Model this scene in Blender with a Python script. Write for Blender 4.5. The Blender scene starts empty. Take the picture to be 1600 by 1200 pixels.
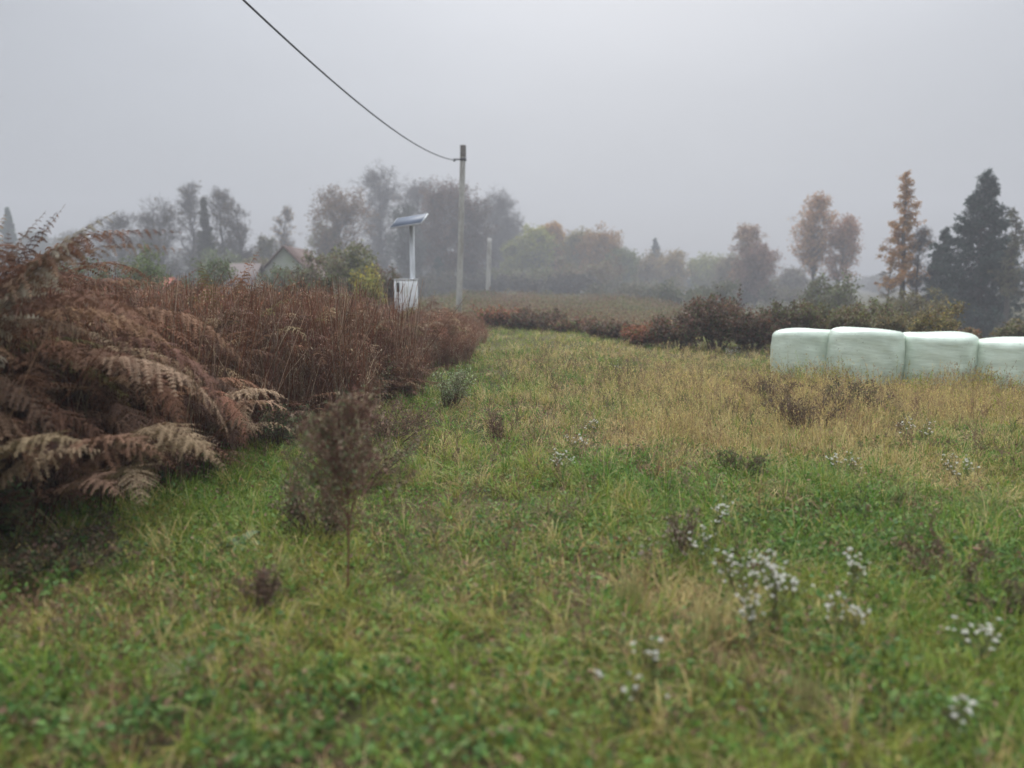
import bpy, math
import numpy as np
from mathutils import Vector

# ------------------------------------------------------------------ camera, sky, sun, exposure
S = bpy.context.scene
COL = S.collection
EYE = 1.6
PITCH = math.radians(7.6)
F = 1200.0
cam_d = bpy.data.cameras.new("camera")
cam = bpy.data.objects.new("camera", cam_d)
COL.objects.link(cam)
cam.location = (0, 0, EYE)
cam.rotation_euler = (math.radians(90) - PITCH, 0, 0)
cam_d.sensor_width = 36
cam_d.lens = 27
cam_d.clip_start = 0.05
cam_d.clip_end = 3000
cam_d.dof.use_dof = True
cam_d.dof.focus_distance = 8.6
cam_d.dof.aperture_fstop = 0.86
S.camera = cam

SUN_EL, SUN_AZ = math.radians(42), math.radians(9)
w = bpy.data.worlds.new("World")
S.world = w
w.use_nodes = True
nt = w.node_tree
nt.nodes.clear()
out = nt.nodes.new("ShaderNodeOutputWorld")
bg = nt.nodes.new("ShaderNodeBackground")
bg.inputs["Strength"].default_value = 0.1
sky = nt.nodes.new("ShaderNodeTexSky")
sky.sky_type = 'NISHITA'
sky.sun_disc = False
sky.sun_elevation = SUN_EL
sky.sun_rotation = SUN_AZ
sky.dust_density = 4
tc = nt.nodes.new("ShaderNodeTexCoord")
sep = nt.nodes.new("ShaderNodeSeparateXYZ")
nt.links.new(tc.outputs["Generated"], sep.inputs[0])
ramp = nt.nodes.new("ShaderNodeMapRange")            # overcast sky: luminance grows with the sine of the elevation
ramp.inputs["From Min"].default_value = 0
ramp.inputs["From Max"].default_value = 1
ramp.inputs["To Min"].default_value = 4.1
ramp.inputs["To Max"].default_value = 9.0
zen = nt.nodes.new("ShaderNodeMapRange")             # and the fog bank thins towards the zenith
zen.interpolation_type = 'SMOOTHSTEP'
zen.inputs["From Min"].default_value = 0.34
zen.inputs["From Max"].default_value = 0.95
zen.inputs["To Min"].default_value = 1.0
zen.inputs["To Max"].default_value = 4.2
nt.links.new(sep.outputs["Z"], zen.inputs["Value"])
mz = nt.nodes.new("ShaderNodeMath")
mz.operation = 'MULTIPLY'
nt.links.new(ramp.outputs[0], mz.inputs[0])
nt.links.new(zen.outputs[0], mz.inputs[1])
nt.links.new(sep.outputs["Z"], ramp.inputs["Value"])
cn = nt.nodes.new("ShaderNodeTexNoise")
cn.inputs["Scale"].default_value = 1.6
cn.inputs["Detail"].default_value = 5
cn.inputs["Roughness"].default_value = 0.45
mp = nt.nodes.new("ShaderNodeMapping")
mp.inputs["Scale"].default_value = (1, 1, 2.6)
mp.inputs["Location"].default_value = (0.35, 0.2, 0.4)
nt.links.new(tc.outputs["Generated"], mp.inputs[0])
nt.links.new(mp.outputs[0], cn.inputs["Vector"])
cr = nt.nodes.new("ShaderNodeMapRange")
cr.inputs["From Min"].default_value = 0.3
cr.inputs["From Max"].default_value = 0.7
cr.inputs["To Min"].default_value = 0.91
cr.inputs["To Max"].default_value = 1.08
nt.links.new(cn.outputs["Fac"], cr.inputs["Value"])
mul = nt.nodes.new("ShaderNodeMath")
mul.operation = 'MULTIPLY'
nt.links.new(mz.outputs[0], mul.inputs[0])
nt.links.new(cr.outputs[0], mul.inputs[1])
# the cloud is thinner, and brighter, round the hidden sun
dot = nt.nodes.new("ShaderNodeVectorMath")
dot.operation = 'DOT_PRODUCT'
dot.inputs[1].default_value = Vector((.12, .80, .58)).normalized()
nt.links.new(tc.outputs["Generated"], dot.inputs[0])
gl = nt.nodes.new("ShaderNodeMapRange")
gl.interpolation_type = 'SMOOTHSTEP'
gl.inputs["From Min"].default_value = 0.62
gl.inputs["From Max"].default_value = 1.0
gl.inputs["To Min"].default_value = 0.66
gl.inputs["To Max"].default_value = 1.06
nt.links.new(dot.outputs["Value"], gl.inputs["Value"])
mul2 = nt.nodes.new("ShaderNodeMath")
mul2.operation = 'MULTIPLY'
nt.links.new(mul.outputs[0], mul2.inputs[0])
nt.links.new(gl.outputs[0], mul2.inputs[1])
tint = nt.nodes.new("ShaderNodeVectorMath")
tint.operation = 'SCALE'
tint.inputs[0].default_value = (0.93, 0.975, 1.05)
nt.links.new(mul2.outputs[0], tint.inputs["Scale"])
mixs = nt.nodes.new("ShaderNodeMixRGB")
mixs.inputs[0].default_value = 0.92
nt.links.new(sky.outputs[0], mixs.inputs[1])
nt.links.new(tint.outputs[0], mixs.inputs[2])
nt.links.new(mixs.outputs[0], bg.inputs[0])
nt.links.new(bg.outputs[0], out.inputs[0])

sd = bpy.data.lights.new("sun", 'SUN')
sd.energy = 1.5
sd.angle = math.radians(25)
sd.color = (1, 0.96, 0.9)
so = bpy.data.objects.new("sun", sd)
COL.objects.link(so)
so.rotation_euler = Vector((math.sin(SUN_AZ) * math.cos(SUN_EL), math.cos(SUN_AZ) * math.cos(SUN_EL), math.sin(SUN_EL))).to_track_quat('Z', 'Y').to_euler()

S.view_settings.view_transform = 'Standard'
S.view_settings.look = 'None'
S.view_settings.gamma = 1
S.view_settings.exposure = 0.39
S.cycles.max_bounces = 6
S.cycles.diffuse_bounces = 3
S.cycles.transmission_bounces = 3
S.cycles.volume_bounces = 0
S.cycles.use_denoising = True

# ------------------------------------------------------------------ helpers
R = np.random.default_rng(11)
cp, sp = math.cos(PITCH), math.sin(PITCH)


def ray(px, py):
    u, v = (px - 800) / F, (600 - py) / F
    return u, cp + v * sp, v * cp - sp


def P(px, py, d):
    u, y, z = ray(px, py)
    k = d / y
    return np.array((u * k, d, EYE + z * k))


def sm(t):
    t = np.clip(t, 0, 1)
    return t * t * (3 - 2 * t)


def vnoise(x, y, s, seed=0):
    x = np.asarray(x, float) / s + 1000 + seed * 17.3
    y = np.asarray(y, float) / s + 1000 + seed * 9.1
    xi, yi = np.floor(x).astype(np.int64), np.floor(y).astype(np.int64)
    fx, fy = x - xi, y - yi
    fx, fy = fx * fx * (3 - 2 * fx), fy * fy * (3 - 2 * fy)

    def hsh(a, b):
        n = (a * 374761393 + b * 668265263 + seed * 1442695) & 0xffffffff
        n = ((n ^ (n >> 13)) * 1274126177) & 0xffffffff
        return ((n ^ (n >> 16)) & 0xffff) / 65535.0
    return (hsh(xi, yi) * (1 - fx) + hsh(xi + 1, yi) * fx) * (1 - fy) + (hsh(xi, yi + 1) * (1 - fx) + hsh(xi + 1, yi + 1) * fx) * fy


def H(x, y):
    x, y = np.asarray(x, float), np.asarray(y, float)
    z = 0.07 * (vnoise(x, y, 1.7, 3) - .5) + 0.16 * (vnoise(x, y, 6.0, 4) - .5) * sm((y - 2) / 5)
    z = z - 1.6 * sm((-x - 5) / 10) * sm((y - 24) / 20)
    z = z - 0.22 * sm((x - 1.2) / 3.4) * sm((y - 7) / 5.5)
    z = z - 1.9 * sm((x - 9) / 12) * sm((y - 19) / 25)
    return z


def G(px, py, above=0.0):
    """the spot on the ground seen at a pixel of the photograph (above: height of the thing seen there)"""
    u, y, z = ray(px, py)
    d = 3.0
    for _ in range(40):
        g = float(H(u / y * d, d)) + above
        d = 0.5 * d + 0.5 * (EYE - g) * y / max(-z, 1e-3)
        d = min(max(d, 1.5), 90)
    return u / y * d, d


def edge_x(y):
    """where the mown strip meets the bracken on the left"""
    y = np.asarray(y, float)
    return .5 * (vnoise(y * 1.0, y * 0, .9, 91) - .5) * sm((y - 3) / 3) + np.interp(y, [0, 2.4, 4.7, 6.9, 8.6, 10.7, 14, 19, 30, 45], [-3.6, -3.45, -3.1, -2.4, -1.95, -1.5, -1.15, -1.0, -1.7, -4])


class MB:
    def __init__(s):
        s.v, s.c, s.f = [], [], []
        s.n = 0

    def add(s, v, f, c):
        v = np.asarray(v, np.float32).reshape(-1, 3)
        c = np.asarray(c, np.float32)
        if c.ndim == 1:
            c = np.broadcast_to(c, (len(v), 3))
        s.v.append(v)
        s.c.append(c.reshape(-1, 3))
        s.f.append(np.asarray(f, np.int64) + s.n)
        s.n += len(v)
        return s

    def build(s, name, mat, parent=None, origin=None, smooth=True):
        V = np.concatenate(s.v)
        C = np.concatenate(s.c)
        if origin is not None:
            V = V - np.asarray(origin, np.float32)
        me = bpy.data.meshes.new(name)
        me.vertices.add(len(V))
        me.vertices.foreach_set("co", V.astype(np.float32).ravel())
        loops = np.concatenate([f.ravel() for f in s.f])
        cnt = np.concatenate([np.full(len(f), f.shape[1]) for f in s.f])
        st = np.concatenate([[0], np.cumsum(cnt)[:-1]])
        me.loops.add(len(loops))
        me.loops.foreach_set("vertex_index", loops.astype(np.int32))
        me.polygons.add(len(cnt))
        me.polygons.foreach_set("loop_start", st.astype(np.int32))
        if smooth:
            me.polygons.foreach_set("use_smooth", np.ones(len(cnt), bool))
        me.update(calc_edges=True)
        a = me.color_attributes.new("Col", 'FLOAT_COLOR', 'POINT')
        a.data.foreach_set("color", np.concatenate([np.clip(C, 0, 1), np.ones((len(C), 1))], 1).astype(np.float32).ravel())
        me.materials.append(mat)
        o = bpy.data.objects.new(name, me)
        COL.objects.link(o)
        if parent is not None:
            o.parent = parent
        elif origin is not None:
            o.location = [float(q) for q in origin]
        return o


def tag(o, label=None, cat=None, group=None, kind=None):
    for k, v in (("label", label), ("category", cat), ("group", group), ("kind", kind)):
        if v:
            o[k] = v
    return o


def empty(name, loc, label, cat, group=None):
    o = bpy.data.objects.new(name, None)
    COL.objects.link(o)
    o.location = [float(q) for q in loc]
    o.empty_display_size = 0.2
    return tag(o, label, cat, group)


def nrm(a):
    return a / np.maximum(np.linalg.norm(a, axis=-1, keepdims=True), 1e-9)


def tubes(mb, pts, rad, S=4, col=(.1, .1, .1)):
    """pts (N,K,3), rad (N,K)"""
    N, K = pts.shape[:2]
    tan = np.gradient(pts, axis=1)
    tan = nrm(tan)
    ref = np.where(np.abs(tan[..., 2:3]) > 0.9, np.array([1., 0, 0]), np.array([0, 0, 1.]))
    a = nrm(np.cross(tan, ref))
    b = np.cross(tan, a)
    ang = np.arange(S) * 2 * np.pi / S
    V = pts[:, :, None, :] + rad[:, :, None, None] * (a[:, :, None, :] * np.cos(ang)[None, None, :, None] + b[:, :, None, :] * np.sin(ang)[None, None, :, None])
    idx = np.arange(N * K * S).reshape(N, K, S)
    i0, i1 = idx[:, :-1], idx[:, 1:]
    f = np.stack([i0, np.roll(i0, -1, 2), np.roll(i1, -1, 2), i1], -1).reshape(-1, 4)
    c = np.asarray(col, float)
    if c.ndim == 2:
        c = np.broadcast_to(c[:, None, None, :], (N, K, S, 3))
    elif c.ndim == 3:
        c = np.broadcast_to(c[:, :, None, :], (N, K, S, 3))
    mb.add(V, f, c if c.ndim == 1 else c.reshape(-1, 3))


def leaves(mb, pos, L, W, col, up=0.0, dirs=None, rng=R):
    """rhombic leaf-sized faces with a fold along the middle"""
    N = len(pos)
    d = rng.normal(size=(N, 3)) if dirs is None else dirs + rng.normal(size=(N, 3)) * 0.35
    d = nrm(d)
    n = rng.normal(size=(N, 3)) + np.array([0, 0, up])
    s = nrm(np.cross(d, n))
    nn = np.cross(s, d)
    L = np.broadcast_to(L, N)[:, None]
    W = np.broadcast_to(W, N)[:, None]
    v = np.stack([pos, pos + d * L * .45 + s * W * .5 + nn * W * .15, pos + d * L, pos + d * L * .45 - s * W * .5 + nn * W * .15], 1)
    f = (np.arange(N) * 4)[:, None] + np.array([[0, 1, 2, 3]])
    f = np.concatenate([f[:, [0, 1, 2]], f[:, [0, 2, 3]]])
    c = np.broadcast_to(np.asarray(col, float).reshape(-1, 1, 3) if np.ndim(col) == 2 else np.asarray(col, float), (N, 4, 3))
    mb.add(v, f, c.reshape(-1, 3))


def blades(mb, base, h, wd, lean, az, c0, c1, rng=R):
    """grass blades: (N,3) roots, bent strips of three faces"""
    N = len(base)
    h, wd, lean = (np.broadcast_to(q, N).astype(float) for q in (h, wd, lean))
    dx = np.stack([np.cos(az), np.sin(az), np.zeros(N)], 1)
    fa = rng.uniform(0, 2 * np.pi, N)
    side = np.stack([np.cos(fa), np.sin(fa), np.zeros(N)], 1)
    side = nrm(side - dx * (side * dx).sum(1, keepdims=True) * 0.7)
    ts = np.array([0, .4, .75, 1.0])
    V = []
    for t in ts:
        p = base + dx * (h * lean * t ** 1.7)[:, None]
        p = p + np.array([0, 0, 1.]) * (h * (t * np.sqrt(np.clip(1 - .55 * np.clip(lean, 0, 1.3), .12, 1)) - .38 * lean * t ** 3.2))[:, None]
        if t < 1:
            ww = (wd * (1 - .55 * t))[:, None] * .5
            V += [p - side * ww, p + side * ww]
        else:
            V.append(p)
    V = np.stack(V, 1)
    i = (np.arange(N) * 7)[:, None]
    q = np.concatenate([i + np.array([[0, 1, 3, 2]]), i + np.array([[2, 3, 5, 4]])])
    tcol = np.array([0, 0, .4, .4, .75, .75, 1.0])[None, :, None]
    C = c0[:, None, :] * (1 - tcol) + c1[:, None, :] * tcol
    mb.add(V, q, C.reshape(-1, 3))
    mb.f.append((i + np.array([[4, 5, 6]])) + mb.n - len(V) * 7)


def jitter(c, n, a=0.25, b=0.08, rng=R):
    c = np.asarray(c, float)
    if c.ndim == 1:
        c = np.broadcast_to(c, (n, 3))
    return c * rng.uniform(1 - a, 1 + a, (n, 1)) * rng.uniform(1 - b, 1 + b, (n, 3))


def grow(par, prad, n, L, ang, K=4, up=.25, droop=0.0, tmin=.2, wob=.06, rng=R, rscale=.6, tp=1.0):
    """n children on each parent polyline; returns (pts, rad, t)"""
    N, KP = par.shape[:2]
    idx = np.repeat(np.arange(N), n)
    t = tmin + (1 - tmin) * rng.uniform(0, 1, len(idx)) ** tp
    k = np.clip(t * (KP - 1), 0, KP - 1.001)
    k0 = k.astype(int)
    fr = (k - k0)[:, None]
    p = par[idx, k0] * (1 - fr) + par[idx, k0 + 1] * fr
    tan = nrm(par[idx, k0 + 1] - par[idx, k0])
    r0 = (prad[idx, k0] * (1 - fr[:, 0]) + prad[idx, k0 + 1] * fr[:, 0]) * rscale
    q = rng.normal(size=(len(idx), 3))
    q = nrm(q - tan * (q * tan).sum(1, keepdims=True))
    a = ang * rng.uniform(.7, 1.3, len(idx))[:, None]
    d = nrm(tan * np.cos(a) + q * np.sin(a) + np.array([0, 0, up]))
    ln = (L(t, idx) if callable(L) else L) * rng.uniform(.65, 1.25, len(idx))
    s = np.linspace(0, 1, K)[None, :, None]
    pts = p[:, None, :] + d[:, None, :] * ln[:, None, None] * s
    pts = pts + np.cumsum(rng.normal(size=pts.shape) * wob, 1) * ln[:, None, None] * (s > 0)
    pts[..., 2] -= droop * ln[:, None] * s[..., 0] ** 2
    rad = np.maximum(r0[:, None] * (1 - .85 * s[..., 0]), .0015)
    return pts, rad, t


# ------------------------------------------------------------------ materials
def veg_mat(name, trans=.25, rough=.7, spec=.2):
    m = bpy.data.materials.new(name)
    m.use_nodes = True
    n = m.node_tree
    b = n.nodes["Principled BSDF"]
    at = n.nodes.new("ShaderNodeAttribute")
    at.attribute_name = "Col"
    n.links.new(at.outputs["Color"], b.inputs["Base Color"])
    b.inputs["Roughness"].default_value = rough
    b.inputs["Specular IOR Level"].default_value = spec
    if trans > 0:
        tr = n.nodes.new("ShaderNodeBsdfTranslucent")
        n.links.new(at.outputs["Color"], tr.inputs[0])
        mx = n.nodes.new("ShaderNodeMixShader")
        mx.inputs[0].default_value = trans
        n.links.new(b.outputs[0], mx.inputs[1])
        n.links.new(tr.outputs[0], mx.inputs[2])
        n.links.new(mx.outputs[0], n.nodes["Material Output"].inputs[0])
    return m


def noise_mat(name, c0, c1, scale=6, rough=.7, bump=.3, spec=.3, stretch=(1, 1, 1), detail=6, c2=None, s2=1.0, bscale=None):
    m = bpy.data.materials.new(name)
    m.use_nodes = True
    n = m.node_tree
    b = n.nodes["Principled BSDF"]
    b.inputs["Roughness"].default_value = rough
    b.inputs["Specular IOR Level"].default_value = spec
    t = n.nodes.new("ShaderNodeTexCoord")
    mp = n.nodes.new("ShaderNodeMapping")
    mp.inputs["Scale"].default_value = stretch
    n.links.new(t.outputs["Object"], mp.inputs[0])
    no = n.nodes.new("ShaderNodeTexNoise")
    no.inputs["Scale"].default_value = scale
    no.inputs["Detail"].default_value = detail
    no.inputs["Roughness"].default_value = .62
    n.links.new(mp.outputs[0], no.inputs["Vector"])
    r = n.nodes.new("ShaderNodeValToRGB")
    r.color_ramp.elements[0].color = (*c0, 1)
    r.color_ramp.elements[1].color = (*c1, 1)
    r.color_ramp.elements[0].position = .35
    r.color_ramp.elements[1].position = .65
    n.links.new(no.outputs["Fac"], r.inputs[0])
    last = r.outputs[0]
    if c2 is not None:
        n2 = n.nodes.new("ShaderNodeTexNoise")
        n2.inputs["Scale"].default_value = s2
        n2.inputs["Detail"].default_value = 4
        n.links.new(mp.outputs[0], n2.inputs["Vector"])
        r2 = n.nodes.new("ShaderNodeValToRGB")
        r2.color_ramp.elements[0].position = .45
        r2.color_ramp.elements[1].position = .62
        n.links.new(n2.outputs["Fac"], r2.inputs[0])
        mx = n.nodes.new("ShaderNodeMixRGB")
        n.links.new(r2.outputs[0], mx.inputs[0])
        n.links.new(last, mx.inputs[1])
        mx.inputs[2].default_value = (*c2, 1)
        last = mx.outputs[0]
    n.links.new(last, b.inputs["Base Color"])
    if bump:
        bu = n.nodes.new("ShaderNodeBump")
        bu.inputs["Strength"].default_value = bump
        bu.inputs["Distance"].default_value = .02
        if bscale:
            n3 = n.nodes.new("ShaderNodeTexNoise")
            n3.inputs["Scale"].default_value = bscale
            n3.inputs["Detail"].default_value = 4
            n.links.new(mp.outputs[0], n3.inputs["Vector"])
            n.links.new(n3.outputs["Fac"], bu.inputs["Height"])
        else:
            n.links.new(no.outputs["Fac"], bu.inputs["Height"])
        n.links.new(bu.outputs[0], b.inputs["Normal"])
    return m


M_LEAF = veg_mat("leaf", .3, .6, .25)
M_DRY = veg_mat("dry_leaf", .2, .85, .08)
M_BARK = veg_mat("bark", 0, .9, .1)
M_PETAL = veg_mat("petal", .3, .8, .1)
M_SOIL = noise_mat("soil_and_thatch", (.025, .02, .012), (.07, .075, .025), scale=3.0, rough=.95, bump=.8, spec=.05, c2=(.10, .085, .045), s2=.35)
M_CONC = noise_mat("weathered_concrete", (.36, .35, .32), (.5, .49, .46), scale=5, rough=.9, bump=.25, spec=.1, stretch=(3, 3, .6), c2=(.27, .25, .22), s2=1.2)
M_DARK = noise_mat("dark_metal", (.03, .03, .032), (.06, .058, .055), scale=12, rough=.6, bump=.1)
M_CABLE = noise_mat("cable_sheath", (.018, .019, .026), (.035, .036, .045), scale=8, rough=.7, bump=.1)
M_CAB = noise_mat("cabinet_paint", (.78, .81, .83), (.86, .89, .9), scale=3, rough=.5, bump=.05, c2=(.68, .70, .68), s2=2.5)
M_GALV = noise_mat("galvanised_steel", (.42, .44, .45), (.56, .58, .6), scale=7, rough=.55, bump=.1, stretch=(1, 1, .3))
M_SOLAR = noise_mat("solar_glass", (.075, .095, .13), (.10, .12, .16), scale=3, rough=.55, bump=0, spec=.2)
M_ROOFG = noise_mat("grey_roof_sheet", (.10, .08, .075), (.17, .135, .125), scale=2, rough=.85, bump=.4, stretch=(5, 1, 1))
M_ROOFD = noise_mat("dark_roof_tiles", (.08, .045, .035), (.13, .08, .065), scale=3, rough=.85, bump=.4)
M_ROOFR = noise_mat("red_roof_tiles", (.33, .08, .05), (.45, .14, .09), scale=3, rough=.8, bump=.4)
M_PLAST = noise_mat("pale_render", (.36, .38, .33), (.48, .5, .45), scale=1.2, rough=.9, bump=.2, c2=(.36, .4, .3), s2=.6)
M_GLASS = noise_mat("window_glass", (.03, .035, .04), (.05, .055, .06), scale=2, rough=.15, bump=0, spec=.6)


def bale_mat():
    m = noise_mat("bale_wrap_film", (.57, .655, .55), (.64, .73, .62), scale=1.6, rough=.36, bump=0, spec=.45, c2=(.50, .58, .48), s2=2.2)
    n = m.node_tree
    b = n.nodes["Principled BSDF"]
    t = n.nodes.new("ShaderNodeTexCoord")
    # overlapping bands of stretched film and fine wrinkles
    wv = n.nodes.new("ShaderNodeTexWave")
    wv.bands_direction = 'DIAGONAL'
    wv.inputs["Scale"].default_value = 1.5
    wv.inputs["Distortion"].default_value = 2.5
    wv.inputs["Detail"].default_value = 3
    n.links.new(t.outputs["Object"], wv.inputs["Vector"])
    mp = n.nodes.new("ShaderNodeMapping")
    mp.inputs["Scale"].default_value = (1, 1, 6)
    n.links.new(t.outputs["Object"], mp.inputs[0])
    no = n.nodes.new("ShaderNodeTexNoise")
    no.inputs["Scale"].default_value = 5
    no.inputs["Detail"].default_value = 7
    n.links.new(mp.outputs[0], no.inputs["Vector"])
    ad = n.nodes.new("ShaderNodeMath")
    ad.operation = 'MULTIPLY_ADD'
    ad.inputs[1].default_value = .6
    n.links.new(wv.outputs["Fac"], ad.inputs[0])
    n.links.new(no.outputs["Fac"], ad.inputs[2])
    bu = n.nodes.new("ShaderNodeBump")
    bu.inputs["Strength"].default_value = .27
    bu.inputs["Distance"].default_value = .03
    n.links.new(ad.outputs[0], bu.inputs["Height"])
    n.links.new(bu.outputs[0], b.inputs["Normal"])
    # laps of film, each edge a faint line round the bale
    bw = n.nodes.new("ShaderNodeTexWave")
    bw.bands_direction = 'Z'
    bw.wave_profile = 'SAW'
    bw.inputs["Scale"].default_value = 1.9
    bw.inputs["Distortion"].default_value = 1.2
    bw.inputs["Detail"].default_value = 2
    n.links.new(t.outputs["Object"], bw.inputs["Vector"])
    bm_ = n.nodes.new("ShaderNodeMixRGB")
    bm_.blend_type = 'MULTIPLY'
    bf = n.nodes.new("ShaderNodeMapRange")
    bf.inputs["To Min"].default_value = .0
    bf.inputs["To Max"].default_value = .10
    n.links.new(bw.outputs["Fac"], bf.inputs["Value"])
    n.links.new(bf.outputs[0], bm_.inputs[0])
    n.links.new(b.inputs["Base Color"].links[0].from_socket, bm_.inputs[1])
    bm_.inputs[2].default_value = (.62, .68, .64, 1)
    n.links.new(bm_.outputs[0], b.inputs["Base Color"])
    # mud flecks
    v = n.nodes.new("ShaderNodeTexNoise")
    v.inputs["Scale"].default_value = 26
    v.inputs["Detail"].default_value = 2
    n.links.new(t.outputs["Object"], v.inputs["Vector"])
    r = n.nodes.new("ShaderNodeValToRGB")
    r.color_ramp.elements[0].position = .70
    r.color_ramp.elements[1].position = .76
    n.links.new(v.outputs["Fac"], r.inputs[0])
    old = b.inputs["Base Color"].links[0].from_socket
    mx = n.nodes.new("ShaderNodeMixRGB")
    n.links.new(r.outputs[0], mx.inputs[0])
    n.links.new(old, mx.inputs[1])
    mx.inputs[2].default_value = (.12, .13, .09, 1)
    n.links.new(mx.outputs[0], b.inputs["Base Color"])
    return m


M_BALE = bale_mat()

# ------------------------------------------------------------------ ground
def build_ground():
    a = np.linspace(-1, 1, 301)
    xs = np.sinh(a * 4.6) / math.sinh(4.6) * 240
    b = np.linspace(0, 1, 261)
    ys = -20 + np.sinh(b * 4.2) / math.sinh(4.2) * 360
    X, Y = np.meshgrid(xs, ys)
    Z = H(X, Y)
    n, m = X.shape
    idx = np.arange(n * m).reshape(n, m)
    f = np.stack([idx[:-1, :-1], idx[:-1, 1:], idx[1:, 1:], idx[1:, :-1]], -1).reshape(-1, 4)
    MBg = MB()
    MBg.add(np.stack([X, Y, Z], -1), f, (.05, .05, .03))
    o = MBg.build("ground", M_SOIL)
    tag(o, "damp earth and matted grass under the meadow", "ground", kind="structure")


build_ground()


# ------------------------------------------------------------------ grass
def blob(x, y, cx, cy, rx, ry):
    return np.exp(-(((x - cx) / rx) ** 2 + ((y - cy) / ry) ** 2))


def patch_weights(x, y):
    """how green / straw / brown the meadow grows at a place"""
    x0_, y0_ = x, y
    x = x0_ + 1.5 * (vnoise(x0_, y0_, 1.2, 27) - .5) * sm(y0_ / 7)
    y = y0_ + 3.2 * (vnoise(x0_, y0_, 1.0, 28) - .5) * sm(y0_ / 7) + 1.0 * (vnoise(x0_, y0_, .35, 29) - .5) * sm(y0_ / 7)
    n1, n2, n3 = vnoise(x, y, 1.1, 21), vnoise(x, y, .45, 22), vnoise(x, y, 2.6, 23)
    lush = .8 * blob(x, y, 2.8, 5.2, 2.0, 1.9) + .55 * blob(x, y, 1.2, 6.2, .9, .8) + .9 * blob(x, y, -1.9, 5.6, .9, 1.3) + .7 * blob(x, y, -.75, 10.5, .35, 2.2) + .55 * blob(x, y, 1.3, 12.5, 1.4, 2.2) + .4 * blob(x, y, -.3, 17, .8, 5) + .5 * blob(x, y, 1.9, 2.8, 1.2, .9) + .7 * blob(x, y, -2.0, 2.7, .8, .6)
    straw = .8 * blob(x, y, 4.6, 10.0, 3.2, 3.2) + .55 * blob(x, y, 1.8, 7.9, 1.1, .9) + .55 * blob(x, y, .9, 3.4, .35, .6) + .5 * blob(x, y, 3.0, 16, 4, 4) + .2 * blob(x, y, .3, 11, .9, 2)
    brown = .45 * blob(x, y, -.1, 3.7, .9, .7) + .9 * blob(x, y, -2.9, 4.0, .9, .9) + .5 * blob(x, y, -1.3, 2.6, .9, .6) + .4 * blob(x, y, .2, 5.4, .9, .9) + .45 * blob(x, y, .9, 8.9, 1, .7)
    lush = np.clip(lush * (.55 + .9 * n1) + .25 * (n3 - .3), 0, 1)
    straw = np.clip(straw * (.1 + 1.7 * (.5 * n2 + .5 * vnoise(x, y, 1.4, 26))) + .3 * (n1 - .45), 0, 1)
    brown = np.clip(brown * (.4 + 1.4 * n2) + 1.2 * (vnoise(x, y, .8, 25) - .55), 0, 1)
    far = sm((y0_ - 24) / 8) * (1 - sm((y0_ - 62) / 20))
    brown = np.clip(brown + far * (.25 + .6 * vnoise(x0_, y0_, 5, 44)), 0, 1)
    return lush, straw, brown


GREEN_A, GREEN_B = np.array([.09, .205, .022]), np.array([.24, .32, .038])
OLIVE, STRAW, BROWN = np.array([.34, .32, .065]), np.array([.55, .44, .19]), np.array([.22, .14, .075])


def scatter(y0, y1, dens, extra=1.5, xr=.74):
    area_fn = lambda yy: 2 * (xr * yy + extra)
    W = area_fn(y1)
    n = int(dens * W * (y1 - y0))
    x = R.uniform(-W / 2, W / 2, n)
    y = R.uniform(y0, y1, n)
    k = (np.abs(x) < area_fn(y) / 2) & (x > edge_x(y) - .9)
    return x[k], y[k]


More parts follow.
